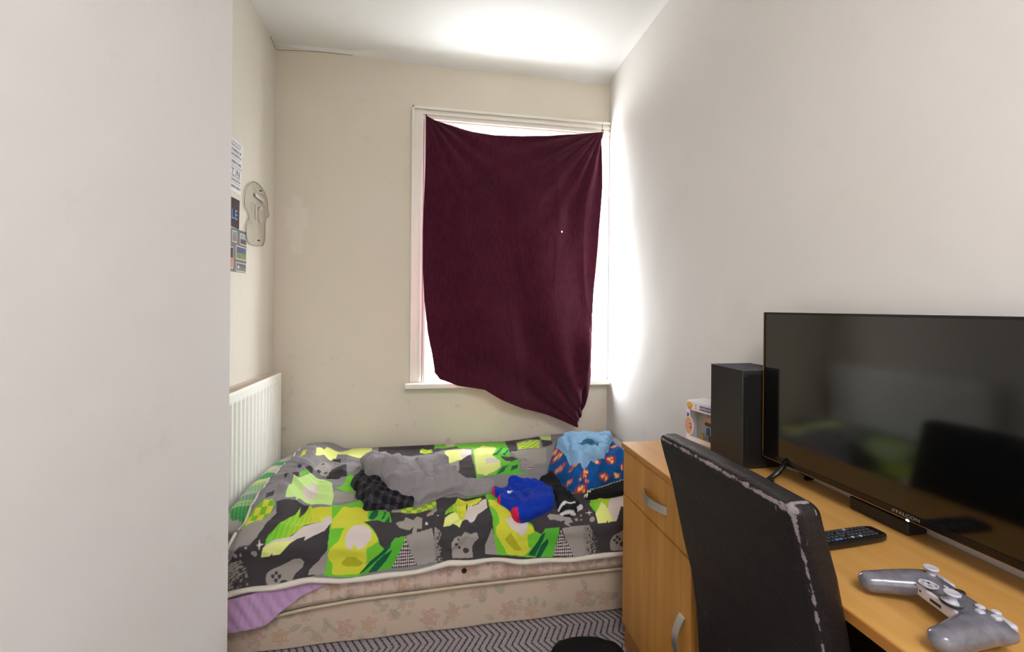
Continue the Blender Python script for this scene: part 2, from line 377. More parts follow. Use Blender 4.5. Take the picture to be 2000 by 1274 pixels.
# ---------------------------------------------------------------- patterns and outlines, in metres over the bed
DUVET_PRINT = [
('K',[-0.482,0.0,-0.02,0.0,-0.02,0.213,-0.443,0.219]),
('L',[-0.02,0.0,0.391,0.006,0.37,0.33,0.388,0.465,0.262,0.57,0.175,0.567,0.181,0.261,0.187,0.147,-0.02,0.108]),
('P',[0.193,0.192,0.247,0.093,0.319,0.09,0.328,0.123,0.28,0.303,0.313,0.357,0.301,0.471,0.259,0.537,0.22,0.564,0.181,0.525,0.184,0.381]),
('W',[0.241,0.333,0.262,0.324,0.31,0.345,0.307,0.399,0.238,0.411]),
('B',[0.28,0.303,0.361,0.081,0.4,0.123,0.367,0.342,0.319,0.309]),
('D',[0.283,0.303,0.355,0.126,0.361,0.144,0.31,0.294]),
('D',[0.337,0.3,0.382,0.18,0.379,0.225,0.346,0.315]),
('K',[0.397,0.0,0.439,0.0,0.451,0.081,0.433,0.21,0.4,0.27,0.382,0.255]),
('K',[0.322,0.312,0.409,0.36,0.373,0.42,0.34,0.393]),
('K',[0.439,0.0,0.595,0.018,0.592,0.087,0.448,0.057]),
('G',[0.391,0.228,0.589,0.243,0.529,0.465,0.472,0.474,0.415,0.363,0.4,0.345]),
('T',[0.451,0.081,0.586,0.096,0.553,0.231,0.442,0.201]),
('Q',[0.601,0.0,0.676,0.0,0.655,0.096,0.598,0.087]),
('K',[0.598,0.087,0.652,0.108,0.64,0.186,0.574,0.216]),
('B',[0.31,0.453,0.412,0.384,0.394,0.462,0.382,0.546,0.433,0.561,0.388,0.57,0.304,0.567,0.262,0.57]),
('D',[0.313,0.471,0.346,0.438,0.307,0.543,0.268,0.57]),
('D',[0.352,0.498,0.394,0.444,0.376,0.516,0.337,0.546]),
('H',[0.421,0.396,0.472,0.474,0.436,0.534,0.4,0.51,0.391,0.453]),
('K',[0.106,0.357,0.169,0.258,0.175,0.402,0.175,0.576,0.127,0.552,0.094,0.504,0.103,0.459]),
('G',[0.052,0.36,0.103,0.345,0.1,0.477,0.073,0.501]),
('P',[0.034,0.195,0.136,0.153,0.181,0.177,0.175,0.246,0.118,0.336,0.055,0.36]),
('K',[-0.026,0.198,-0.023,0.126,0.106,0.081,0.112,0.132,0.046,0.168]),
('T',[-0.098,0.111,-0.038,0.105,-0.026,0.198,-0.095,0.186]),
('W',[0.04,0.0,0.1,0.0,0.091,0.063,0.049,0.072]),
('W',[0.127,0.18,0.181,0.177,0.175,0.258,0.127,0.315,0.112,0.264]),
('B',[0.097,0.72,0.226,0.726,0.238,0.783,0.232,0.828,0.193,0.789,0.124,0.738]),
('K',[-0.008,0.738,0.079,0.744,0.1,0.795,0.031,0.819,0.022,0.861,0.001,0.837]),
('g',[-0.635,0.459,-0.647,0.378,-0.668,0.147,-0.335,0.0,-0.242,0.696,-0.41,0.75,-0.572,0.78,-0.638,0.783,-0.665,0.816,-0.677,0.813,-0.68,0.762,-0.674,0.621]),
('P',[-0.593,0.27,-0.557,0.132,-0.371,0.0,-0.332,0.264,-0.44,0.21,-0.512,0.183,-0.521,0.276,-0.575,0.363]),
('Y',[-0.641,0.378,-0.644,0.309,-0.632,0.294,-0.623,0.357]),
('G',[-0.554,0.468,-0.551,0.399,-0.533,0.354,-0.494,0.345,-0.494,0.396,-0.491,0.459,-0.53,0.477]),
('K',[-0.53,0.444,-0.527,0.45,-0.53,0.462,-0.533,0.471,-0.536,0.477,-0.542,0.477,-0.542,0.474,-0.545,0.465,-0.542,0.456,-0.539,0.444,-0.536,0.438,-0.533,0.438]),
('K',[-0.503,0.435,-0.5,0.444,-0.503,0.447,-0.506,0.453,-0.512,0.45,-0.515,0.45,-0.518,0.444,-0.518,0.438,-0.515,0.432,-0.512,0.426,-0.509,0.423,-0.506,0.426]),
('K',[-0.53,0.372,-0.53,0.378,-0.533,0.384,-0.533,0.39,-0.536,0.393,-0.539,0.396,-0.539,0.393,-0.539,0.387,-0.539,0.381,-0.536,0.375,-0.536,0.372,-0.533,0.372]),
('K',[-0.521,0.276,-0.491,0.234,-0.47,0.312,-0.494,0.345]),
('K',[-0.494,0.411,-0.437,0.354,-0.407,0.486,-0.47,0.546,-0.491,0.543,-0.491,0.501]),
('L',[-0.578,0.582,-0.554,0.54,-0.542,0.543,-0.575,0.603]),
('K',[-0.623,0.639,-0.617,0.591,-0.584,0.582,-0.575,0.597,-0.614,0.651]),
('K',[-0.647,0.75,-0.626,0.729,-0.62,0.759,-0.638,0.783]),
('K',[-0.617,0.507,-0.557,0.471,-0.551,0.495,-0.59,0.561]),
('Q',[-0.584,0.666,-0.584,0.627,-0.533,0.531,-0.524,0.558,-0.5,0.555,-0.449,0.585,-0.419,0.672,-0.41,0.75,-0.479,0.765,-0.53,0.729,-0.539,0.753,-0.545,0.741,-0.575,0.765,-0.581,0.735]),
('W',[-0.542,0.672,-0.524,0.579,-0.497,0.606,-0.482,0.693,-0.521,0.705]),
('O',[-0.53,0.537,-0.506,0.51,-0.488,0.558,-0.521,0.552]),
('L',[-0.404,0.606,-0.401,0.456,-0.353,0.522,-0.323,0.603,-0.347,0.654,-0.428,0.615]),
('G',[-0.434,0.63,-0.356,0.642,-0.29,0.72,-0.404,0.726]),
('H',[-0.344,0.699,-0.335,0.666,-0.29,0.72,-0.29,0.741,-0.326,0.717]),
('K',[-0.65,1.05,-0.671,0.978,-0.659,0.951,-0.647,0.936,-0.617,0.933,-0.608,0.906,-0.599,0.876,-0.59,0.846,-0.584,0.828,-0.593,0.801,-0.578,0.783,-0.56,0.762,-0.539,0.753,-0.491,0.765,-0.467,0.822,-0.383,0.867,-0.377,0.894,-0.38,1.032,-0.464,1.062]),
('S',[-0.641,1.062,-0.671,0.981,-0.638,0.975,-0.602,0.999,-0.563,1.044,-0.56,1.062]),
('G',[-0.662,0.882,-0.617,0.855,-0.602,0.837,-0.587,0.822,-0.581,0.834,-0.59,0.849,-0.602,0.891,-0.608,0.9,-0.608,0.915,-0.617,0.93,-0.644,0.933,-0.659,0.942,-0.665,0.897]),
('T',[-0.668,0.882,-0.68,0.84,-0.668,0.822,-0.653,0.804,-0.638,0.789,-0.614,0.786,-0.599,0.801,-0.596,0.819,-0.602,0.837,-0.617,0.855,-0.644,0.87,-0.662,0.882]),
('R',[-0.575,0.936,-0.578,0.906,-0.566,0.885,-0.539,0.828,-0.524,0.804,-0.518,0.771,-0.509,0.816,-0.485,0.765,-0.467,0.786,-0.443,0.807,-0.392,0.819,-0.392,0.831,-0.476,0.858,-0.488,0.876,-0.509,0.897,-0.551,0.927]),
('Y',[-0.476,0.777,-0.401,0.786,-0.392,0.819,-0.407,0.816,-0.422,0.849,-0.455,0.852]),
('W',[-0.554,0.918,-0.509,0.9,-0.479,0.867,-0.422,0.849,-0.41,0.81,-0.392,0.822,-0.383,0.864,-0.398,0.891,-0.434,0.903,-0.461,0.918,-0.461,0.903,-0.485,0.909,-0.506,0.924,-0.53,0.951,-0.551,0.957,-0.551,0.948,-0.557,0.96,-0.584,0.969,-0.578,0.939]),
('P',[-0.584,0.969,-0.578,0.942,-0.551,0.924,-0.494,0.909,-0.506,0.924,-0.53,0.951,-0.551,0.957,-0.551,0.948,-0.56,0.96]),
('G',[-0.542,1.014,-0.539,1.002,-0.524,0.99,-0.506,0.972,-0.485,0.963,-0.464,0.963,-0.452,0.978,-0.449,0.999,-0.461,1.02,-0.461,1.038,-0.458,1.05,-0.467,1.062,-0.485,1.062,-0.506,1.062,-0.533,1.032]),
('K',[-0.515,1.011,-0.512,1.014,-0.512,1.017,-0.515,1.017,-0.518,1.017,-0.521,1.014,-0.524,1.011,-0.524,1.008,-0.524,1.005,-0.521,1.005,-0.521,1.005,-0.515,1.008]),
('K',[-0.518,1.02,-0.515,1.026,-0.515,1.029,-0.518,1.029,-0.521,1.026,-0.524,1.023,-0.527,1.02,-0.527,1.017,-0.527,1.017,-0.527,1.014,-0.521,1.017,-0.518,1.02]),
('K',[-0.497,1.026,-0.497,1.029,-0.497,1.032,-0.5,1.032,-0.503,1.029,-0.506,1.026,-0.509,1.023,-0.509,1.02,-0.509,1.017,-0.506,1.017,-0.503,1.017,-0.5,1.02]),
('K',[-0.5,1.038,-0.5,1.041,-0.5,1.044,-0.503,1.041,-0.506,1.041,-0.509,1.038,-0.512,1.035,-0.512,1.032,-0.512,1.029,-0.509,1.029,-0.506,1.029,-0.503,1.032]),
('K',[-0.47,1.047,-0.47,1.053,-0.47,1.056,-0.476,1.056,-0.482,1.053,-0.488,1.05,-0.491,1.044,-0.491,1.041,-0.488,1.038,-0.482,1.038,-0.476,1.041,-0.473,1.044]),
('G',[-0.389,0.957,-0.377,0.945,-0.377,1.032,-0.398,1.038,-0.422,1.035,-0.425,1.014,-0.416,0.993,-0.401,0.969]),
('W',[-0.578,0.933,-0.587,0.936,-0.587,0.948,-0.593,0.936,-0.605,0.933,-0.593,0.933,-0.596,0.918,-0.59,0.93]),
('G',[-0.593,0.957,-0.596,0.963,-0.599,0.966,-0.602,0.966,-0.605,0.963,-0.608,0.96,-0.611,0.957,-0.611,0.951,-0.608,0.948,-0.605,0.948,-0.599,0.948,-0.596,0.951]),
('G',[-0.623,0.939,-0.623,0.942,-0.626,0.942,-0.629,0.942,-0.629,0.942,-0.632,0.939,-0.632,0.939,-0.632,0.936,-0.632,0.936,-0.629,0.936,-0.626,0.936,-0.626,0.939]),
('G',[-0.65,0.96,-0.65,0.963,-0.653,0.966,-0.656,0.966,-0.659,0.963,-0.662,0.96,-0.662,0.957,-0.662,0.954,-0.662,0.951,-0.659,0.951,-0.653,0.954,-0.653,0.954]),
('G',[-0.638,0.957,-0.638,0.96,-0.638,0.963,-0.641,0.963,-0.641,0.963,-0.644,0.96,-0.644,0.957,-0.644,0.957,-0.644,0.954,-0.641,0.954,-0.638,0.954,-0.638,0.957]),
('K',[-0.182,0.825,-0.125,0.837,-0.005,0.831,-0.005,0.756,0.067,0.759,0.064,0.816,0.028,0.84,0.025,0.906,0.112,0.912,0.109,1.062,0.001,1.038,-0.035,1.035,-0.083,0.921,-0.134,0.93,-0.182,0.963,-0.179,0.918]),
('K',[-0.206,0.765,-0.143,0.774,-0.125,0.837,-0.188,0.834]),
('L',[-0.389,0.834,-0.401,0.786,-0.419,0.771,-0.296,0.723,-0.287,0.777,-0.251,0.798,-0.182,0.825,-0.167,0.888,-0.191,0.912,-0.206,0.927,-0.206,0.942,-0.185,0.96,-0.182,0.96,-0.269,1.047,-0.377,1.041,-0.377,0.945]),
('Y',[-0.377,0.96,-0.368,0.942,-0.344,0.927,-0.335,0.9,-0.326,0.894,-0.377,0.888,-0.389,0.825,-0.356,0.792,-0.314,0.774,-0.263,0.795,-0.26,0.849,-0.245,0.873,-0.269,0.873,-0.248,0.891,-0.215,0.921,-0.209,0.936,-0.242,0.951,-0.248,0.951,-0.245,0.993,-0.254,1.008,-0.236,0.999,-0.266,1.038,-0.356,1.035,-0.359,0.993,-0.371,0.978]),
('O',[-0.329,0.99,-0.314,0.972,-0.287,0.972,-0.257,1.002,-0.272,1.011,-0.311,1.008,-0.329,0.999]),
('W',[-0.323,0.918,-0.314,0.9,-0.296,0.885,-0.272,0.885,-0.248,0.897,-0.233,0.909,-0.233,0.927,-0.251,0.945,-0.269,0.954,-0.278,0.951,-0.284,0.942,-0.29,0.939,-0.299,0.951,-0.317,0.945]),
('W',[-0.422,0.822,-0.41,0.816,-0.392,0.828,-0.383,0.861,-0.392,0.885,-0.407,0.882]),
('L',[-0.245,0.951,-0.209,0.939,-0.191,0.957,-0.221,0.99,-0.236,0.993,-0.242,0.984]),
('B',[-0.257,0.795,-0.182,0.825,-0.173,0.885,-0.2,0.885,-0.251,0.87,-0.257,0.84]),
('D',[-0.251,0.825,-0.242,0.798,-0.224,0.81,-0.224,0.849,-0.236,0.87,-0.254,0.855]),
('D',[-0.203,0.858,-0.2,0.816,-0.194,0.828,-0.197,0.87,-0.206,0.876]),
('D',[-0.188,0.882,-0.179,0.852,-0.173,0.888,-0.194,0.888]),
('K',[-0.269,0.873,-0.221,0.876,-0.191,0.888,-0.167,0.888,-0.158,0.864,-0.134,0.906,-0.089,0.921,-0.113,0.927,-0.152,0.927,-0.164,0.948,-0.182,0.963,-0.203,0.945,-0.209,0.927,-0.227,0.906]),
('B',[-0.167,0.948,-0.152,0.93,-0.113,0.927,-0.113,0.936,-0.158,1.035,-0.269,1.044,-0.221,0.993,-0.182,0.963]),
('D',[-0.188,0.96,-0.164,0.945,-0.167,0.957,-0.221,1.005,-0.254,1.032,-0.272,1.041,-0.236,0.999]),
('D',[-0.242,1.041,-0.212,1.041,-0.179,1.002,-0.158,0.963,-0.188,0.978,-0.212,1.002]),
('G',[-0.11,0.927,-0.077,0.921,-0.02,0.912,-0.011,0.942,0.001,1.035,-0.071,1.032]),
('H',[-0.113,0.93,-0.161,1.035,-0.071,1.032]),
('G',[-0.152,0.891,-0.122,0.879,-0.119,0.861,-0.089,0.879,-0.077,0.861,-0.056,0.876,-0.056,0.912,-0.074,0.909,-0.074,0.924,-0.092,0.924,-0.086,0.903,-0.101,0.912,-0.137,0.903]),
('T',[-0.146,0.786,-0.008,0.75,-0.005,0.795,-0.023,0.828,-0.077,0.837,-0.137,0.828]),
('G',[-0.176,0.816,-0.17,0.792,-0.146,0.792,-0.137,0.825,-0.173,0.825]),
('G',[-0.041,0.867,-0.002,0.81,-0.002,0.84,-0.017,0.87,-0.038,0.876]),
('W',[0.031,0.873,0.016,0.876,0.013,0.894,0.01,0.876,-0.005,0.87,0.01,0.867,0.013,0.84,0.016,0.867]),
('W',[-0.035,0.9,-0.035,0.903,-0.038,0.903,-0.041,0.903,-0.041,0.903,-0.044,0.903,-0.044,0.9,-0.044,0.897,-0.044,0.894,-0.041,0.894,-0.038,0.894,-0.035,0.897]),
('K',[0.01,0.741,0.871,0.81,0.805,1.062,-0.002,1.041]),
('S',[-0.011,0.909,0.013,0.921,0.022,1.047,-0.008,1.038]),
('R',[0.028,0.867,0.04,0.816,0.067,0.792,0.082,0.753,0.115,0.771,0.109,0.885,0.094,0.897,0.064,0.852]),
('P',[0.022,0.906,0.028,0.876,0.07,0.852,0.094,0.894,0.082,0.915,0.058,0.9,0.046,0.906]),
('W',[0.118,0.819,0.193,0.81,0.193,0.855,0.154,0.87,0.139,0.894,0.121,0.9,0.115,0.885,0.097,0.891]),
('Y',[0.112,0.771,0.175,0.771,0.181,0.807,0.118,0.819]),
('G',[0.052,0.957,0.061,0.945,0.076,0.939,0.085,0.942,0.1,0.93,0.121,0.936,0.145,0.933,0.151,0.948,0.136,0.96,0.127,0.975,0.13,1.035,0.055,1.029]),
('K',[0.076,0.96,0.076,0.963,0.073,0.966,0.07,0.966,0.067,0.966,0.064,0.963,0.064,0.96,0.064,0.957,0.067,0.957,0.07,0.957,0.073,0.957,0.076,0.96]),
('K',[0.085,0.975,0.085,0.981,0.082,0.984,0.079,0.984,0.079,0.984,0.076,0.978,0.076,0.975,0.076,0.972,0.076,0.969,0.079,0.969,0.082,0.969,0.085,0.972]),
('K',[0.115,0.993,0.115,1.002,0.109,1.008,0.103,1.008,0.1,1.008,0.094,0.999,0.094,0.993,0.094,0.984,0.1,0.978,0.103,0.978,0.109,0.981,0.115,0.987]),
('K',[0.079,0.948,0.079,0.951,0.076,0.951,0.076,0.951,0.073,0.951,0.073,0.948,0.073,0.948,0.073,0.945,0.073,0.945,0.076,0.942,0.076,0.945,0.079,0.945]),
('G',[0.202,0.924,0.217,0.969,0.223,1.032,0.175,1.023,0.175,0.972]),
('L',[0.196,0.801,0.196,0.753,0.256,0.744,0.289,0.834,0.301,0.906,0.361,0.921,0.406,0.939,0.463,0.939,0.433,1.047,0.223,1.032,0.208,0.936]),
('Y',[0.217,0.924,0.232,0.912,0.229,0.885,0.205,0.846,0.199,0.81,0.25,0.804,0.292,0.861,0.301,0.906,0.337,0.918,0.361,0.933,0.364,0.945,0.337,0.954,0.349,1.008,0.322,1.035,0.259,1.029,0.244,0.987,0.229,0.96,0.217,0.942]),
('W',[0.256,0.903,0.277,0.894,0.31,0.912,0.334,0.912,0.34,0.927,0.331,0.945,0.316,0.957,0.298,0.942,0.274,0.93]),
('O',[0.25,0.96,0.274,0.942,0.295,0.972,0.316,1.014,0.286,1.011]),
('K',[0.337,0.912,0.415,0.894,0.418,0.912,0.484,0.918,0.508,0.936,0.406,0.939,0.391,0.954,0.364,0.942,0.358,0.924]),
('L',[0.337,0.957,0.364,0.945,0.388,0.966,0.349,1.008,0.34,0.996]),
('B',[0.406,0.939,0.463,0.939,0.433,1.047,0.358,1.041,0.343,1.023,0.388,0.957]),
('D',[0.388,0.957,0.406,0.948,0.397,0.972,0.364,1.038,0.337,1.032,0.361,0.999]),
('D',[0.415,0.966,0.418,0.99,0.385,1.044,0.367,1.041,0.388,0.996]),
('G',[0.472,0.942,0.508,0.939,0.562,0.939,0.58,0.99,0.607,1.044,0.517,1.05]),
('S',[0.556,0.939,0.583,0.939,0.625,1.008,0.613,1.053,0.562,1.05]),
('H',[0.466,0.942,0.433,1.044,0.52,1.05]),
('G',[0.421,0.903,0.433,0.894,0.475,0.9,0.511,0.909,0.52,0.927,0.502,0.927,0.508,0.939,0.484,0.93,0.49,0.918,0.472,0.921,0.448,0.915,0.43,0.915]),
('G',[0.544,0.921,0.541,0.924,0.538,0.924,0.535,0.924,0.532,0.924,0.529,0.921,0.529,0.918,0.532,0.915,0.535,0.915,0.538,0.912,0.541,0.915,0.541,0.918]),
('G',[0.559,0.921,0.559,0.924,0.556,0.924,0.553,0.924,0.553,0.924,0.55,0.921,0.55,0.921,0.55,0.918,0.553,0.918,0.556,0.918,0.559,0.918,0.559,0.918]),
('G',[0.562,0.906,0.562,0.909,0.559,0.909,0.556,0.912,0.556,0.909,0.553,0.909,0.553,0.906,0.556,0.906,0.556,0.903,0.559,0.903,0.562,0.903,0.562,0.906]),
('G',[0.61,0.924,0.607,0.927,0.604,0.93,0.598,0.93,0.592,0.93,0.589,0.927,0.589,0.921,0.592,0.918,0.598,0.915,0.604,0.912,0.607,0.915,0.61,0.918]),
('W',[0.61,0.897,0.598,0.9,0.592,0.912,0.592,0.9,0.58,0.897,0.595,0.894,0.601,0.882,0.598,0.894]),
('R',[0.61,0.858,0.643,0.798,0.739,0.795,0.682,0.882,0.67,0.885,0.664,0.858,0.631,0.897,0.622,0.903]),
('P',[0.619,0.906,0.667,0.852,0.676,0.888,0.682,0.933,0.661,0.936,0.661,0.927,0.655,0.936,0.619,0.936]),
('W',[0.676,0.888,0.739,0.795,0.832,0.804,0.787,0.9,0.733,0.888,0.697,0.933,0.682,0.933]),
('G',[0.664,1.02,0.667,0.996,0.682,0.978,0.733,0.96,0.796,0.969,0.79,1.05,0.667,1.041]),
('K',[0.703,0.987,0.703,0.99,0.7,0.993,0.697,0.993,0.694,0.993,0.691,0.99,0.691,0.987,0.691,0.984,0.694,0.981,0.697,0.981,0.7,0.981,0.703,0.984]),
('K',[0.691,0.999,0.691,1.002,0.688,1.005,0.685,1.005,0.682,1.005,0.679,1.002,0.679,0.999,0.679,0.996,0.682,0.993,0.685,0.993,0.688,0.996,0.691,0.996]),
('K',[0.712,0.999,0.712,1.002,0.709,1.002,0.706,1.005,0.703,1.002,0.7,0.999,0.7,0.996,0.7,0.993,0.703,0.993,0.706,0.99,0.709,0.993,0.712,0.996]),
('K',[0.7,1.011,0.7,1.014,0.697,1.017,0.694,1.017,0.691,1.017,0.688,1.014,0.688,1.011,0.688,1.008,0.691,1.005,0.694,1.005,0.697,1.008,0.7,1.008]),
('K',[0.727,1.02,0.727,1.026,0.721,1.029,0.718,1.029,0.712,1.029,0.706,1.023,0.706,1.017,0.709,1.014,0.712,1.011,0.718,1.008,0.724,1.011,0.727,1.014]),
]
HOOD_EDGE = [[-0.365,0.393],[-0.317,0.372],[-0.251,0.387],[-0.221,0.378],[-0.161,0.441],[-0.116,0.471],[-0.062,0.432],[0.028,0.417],[0.055,0.501],[0.082,0.591],[0.121,0.654],[0.172,0.648],[0.253,0.633],[0.247,0.711],[0.22,0.744],[0.151,0.747],[0.073,0.717],[0.046,0.726],[-0.023,0.765],[-0.08,0.813],[-0.101,0.78],[-0.113,0.777],[-0.194,0.735],[-0.215,0.675],[-0.32,0.579],[-0.326,0.501]]
PLAID_EDGE = [[-0.383,0.549],[-0.356,0.516],[-0.287,0.45],[-0.092,0.609],[-0.05,0.741],[-0.08,0.792],[-0.143,0.804],[-0.236,0.807],[-0.287,0.807],[-0.287,0.747],[-0.338,0.702],[-0.323,0.654],[-0.359,0.621]]
SHIRT_EDGE = [[0.223,0.735],[0.229,0.726],[0.268,0.75],[0.292,0.699],[0.31,0.66],[0.361,0.678],[0.427,0.657],[0.451,0.72],[0.478,0.771],[0.481,0.804],[0.463,0.87],[0.415,0.894],[0.379,0.906],[0.334,0.918],[0.304,0.918],[0.283,0.903],[0.28,0.876],[0.25,0.849],[0.232,0.828],[0.244,0.795],[0.223,0.765]]
SHORTS_EDGE = [[0.445,0.648],[0.472,0.639],[0.511,0.57],[0.514,0.603],[0.541,0.582],[0.541,0.627],[0.544,0.678],[0.553,0.774],[0.571,0.822],[0.583,0.861],[0.574,0.885],[0.547,0.894],[0.532,0.912],[0.475,0.906],[0.466,0.879],[0.487,0.792],[0.46,0.78],[0.451,0.717]]
SUPER_EDGE = [[.515,.543],[.548,.50],[.596,.46],[.70,.42],[.82,.42],[.885,.50],[.895,.62],[.885,.715],[.821,.717],[.767,.726],[.719,.741],[.671,.789],[.640,.765],[.599,.792],[.575,.765],[.56,.74],[.545,.672],[.530,.62],[.515,.588]]
BLUE_EDGE = [[0.556,0.56],[0.568,0.556],[0.6,0.524],[0.648,0.508],[0.724,0.48],[0.784,0.488],[0.828,0.524],[0.84,0.552],[0.84,0.56],[0.816,0.576],[0.756,0.7],[0.684,0.72],[0.604,0.76],[0.576,0.68],[0.572,0.648],[0.548,0.56],[0.552,0.56]]
KNIT_EDGE = [[0.604,0.798],[0.652,0.774],[0.706,0.75],[0.841,0.693],[0.976,0.666],[0.898,0.813],[0.778,0.834],[0.607,0.828]]
HOOD_FOLDS = [([-0.122,0.393,-0.071,0.555,-0.053,0.696,-0.032,0.807],0.014,0.016),([-0.095,0.507,-0.062,0.642,-0.044,0.753],-0.012,0.012),([-0.206,0.69,-0.131,0.735,-0.065,0.732],0.014,0.012),([-0.194,0.744,-0.113,0.786,-0.05,0.813],-0.014,0.01),([-0.305,0.567,-0.224,0.645,-0.182,0.618,-0.137,0.447],0.014,0.016),([-0.02,0.564,-0.008,0.759],-0.01,0.016),([0.016,0.471,0.052,0.633,0.058,0.78],0.012,0.018),([0.079,0.777,0.163,0.732,0.244,0.714],0.012,0.014),([0.073,0.795,0.157,0.804,0.199,0.78,0.238,0.771],-0.012,0.008),([-0.053,0.726,-0.038,0.795,-0.029,0.846],0.012,0.01),([-0.221,0.357,-0.182,0.384,-0.194,0.492],-0.01,0.012)]
SHIRT_FOLDS = [([0.316,0.666,0.364,0.723,0.376,0.81,0.364,0.873],0.01,0.012),([0.295,0.72,0.343,0.762,0.349,0.84],-0.01,0.008),([0.424,0.663,0.463,0.765],0.006,0.014),([0.352,0.888,0.451,0.873],-0.01,0.008),([0.358,0.909,0.451,0.9],0.008,0.01),([0.268,0.777,0.319,0.843,0.316,0.903],0.008,0.01)]
BLUE_FOLDS = [([0.6,0.524,0.688,0.492,0.784,0.488],0.012,0.018),([0.632,0.656,0.68,0.644,0.748,0.616],-0.02,0.012),([0.84,0.552,0.772,0.548,0.648,0.664,0.592,0.68],0.012,0.012),([0.68,0.72,0.76,0.64,0.804,0.592],-0.01,0.007),([0.564,0.56,0.612,0.6,0.64,0.612],-0.009,0.01),([0.576,0.552,0.648,0.508],-0.007,0.01),([0.644,0.72,0.604,0.752],0.007,0.008),([0.624,0.552,0.7,0.56],0.008,0.01)]
SUPER_FOLDS = [([0.61,0.57,0.577,0.726,0.58,0.816,0.616,0.774],-0.016,0.01),([0.895,0.387,0.844,0.624,0.802,0.756],0.012,0.02),([0.574,0.498,0.565,0.684,0.547,0.795],0.01,0.014),([0.691,0.663,0.667,0.78,0.634,0.852],-0.01,0.012)]
SHORTS_FOLDS = [([0.517,0.543,0.505,0.672,0.508,0.801,0.502,0.888],0.006,0.014),([0.526,0.576,0.532,0.72,0.535,0.834],-0.007,0.008),([0.463,0.906,0.541,0.891],0.006,0.01)]
PLAID_FOLDS = [([-0.377,0.528,-0.341,0.624],0.01,0.012),([-0.317,0.684,-0.26,0.633,-0.215,0.642],0.014,0.01),([-0.29,0.741,-0.239,0.729,-0.194,0.741],-0.012,0.008),([-0.272,0.768,-0.209,0.765,-0.149,0.747],0.012,0.009),([-0.281,0.81,-0.206,0.807,-0.095,0.81],0.01,0.009),([-0.251,0.795,-0.176,0.792,-0.113,0.777],-0.012,0.006),([-0.326,0.717,-0.308,0.657,-0.275,0.618],-0.012,0.008)]
SHIRT_PRINT = [['R',[0.208,0.753,0.226,0.696,0.241,0.72,0.232,0.783,0.208,0.795]],['R',[0.259,0.744,0.286,0.678,0.307,0.621,0.328,0.639,0.304,0.693,0.283,0.744]],['R',[0.217,0.858,0.238,0.795,0.253,0.816,0.241,0.861]],['R',[0.274,0.876,0.304,0.888,0.31,0.912,0.313,0.936,0.274,0.924]],['W',[0.283,0.789,0.307,0.771,0.307,0.789,0.292,0.816,0.283,0.807]]]
SHORTS_PRINT = [['W',[0.466,0.885,0.508,0.864,0.547,0.864,0.544,0.876,0.508,0.876,0.472,0.891]],['W',[0.469,0.897,0.502,0.897,0.538,0.9,0.535,0.909,0.499,0.903,0.472,0.906]],['W',[0.544,0.885,0.577,0.87,0.577,0.882,0.547,0.894]],['W',[0.472,0.912,0.529,0.915,0.529,0.924,0.469,0.918]]]
PILLOW_PRINT = [['1',[-0.785,2.176,-0.777,2.219,-0.733,2.212,-0.695,2.171,-0.73,2.159,-0.771,2.153]],['2',[-0.752,2.233,-0.683,2.246,-0.669,2.203,-0.711,2.191]],['3',[-0.791,2.098,-0.763,2.131,-0.722,2.137,-0.689,2.171,-0.669,2.133,-0.683,2.115,-0.712,2.123,-0.73,2.134,-0.766,2.099]],['4',[-0.795,1.997,-0.771,2.045,-0.759,2.074,-0.695,2.064,-0.664,2.075,-0.667,2.014,-0.713,2.036,-0.753,1.998]],['3',[-0.782,1.946,-0.778,1.987,-0.719,2.007,-0.689,2.025,-0.667,2.0,-0.682,1.98,-0.741,1.961]],['5',[-0.805,1.897,-0.766,1.924,-0.677,1.965,-0.676,1.89,-0.773,1.879]],['6',[-0.8,1.829,-0.683,1.866,-0.671,1.809,-0.778,1.779]],['2',[-0.78,1.763,-0.685,1.794,-0.678,1.758,-0.77,1.74]],['4',[-0.767,1.734,-0.681,1.753,-0.671,1.693,-0.747,1.69]]]
SHIELDS = [(0.552,2.426,0.0268,0.0175,0.52),(0.548,2.345,0.0196,0.0152,0.35),(0.564,2.349,0.0084,0.007,-0.0),(0.592,2.306,0.0164,0.0127,-0.17),(0.576,2.292,0.0091,0.0069,-0.0),(0.632,2.257,0.0202,0.0164,1.05),(0.62,2.235,0.0161,0.0124,-1.05),(0.608,2.168,0.0309,0.0245,0.35),(0.724,2.24,0.0321,0.0226,0.44),(0.772,2.339,0.0287,0.0261,0.26),(0.696,2.319,0.0182,0.0138,-0.17),(0.824,2.454,0.0221,0.0147,-0.35),(0.792,2.257,0.0217,0.0139,-0.09),(0.564,2.229,0.013,0.0107,-0.52),(0.6,2.217,0.0096,0.0076,-0.0),(0.544,2.467,0.0176,0.0189,-0.0),(0.824,2.298,0.0169,0.0151,-0.52),(0.632,2.21,0.0145,0.0096,-0.7)]
OPENING_SHADE = [['L',[0.616,0.676,0.664,0.628,0.756,0.608,0.712,0.684]]]  # dark shade inside the pale blue shirt's opening, painted into its colour

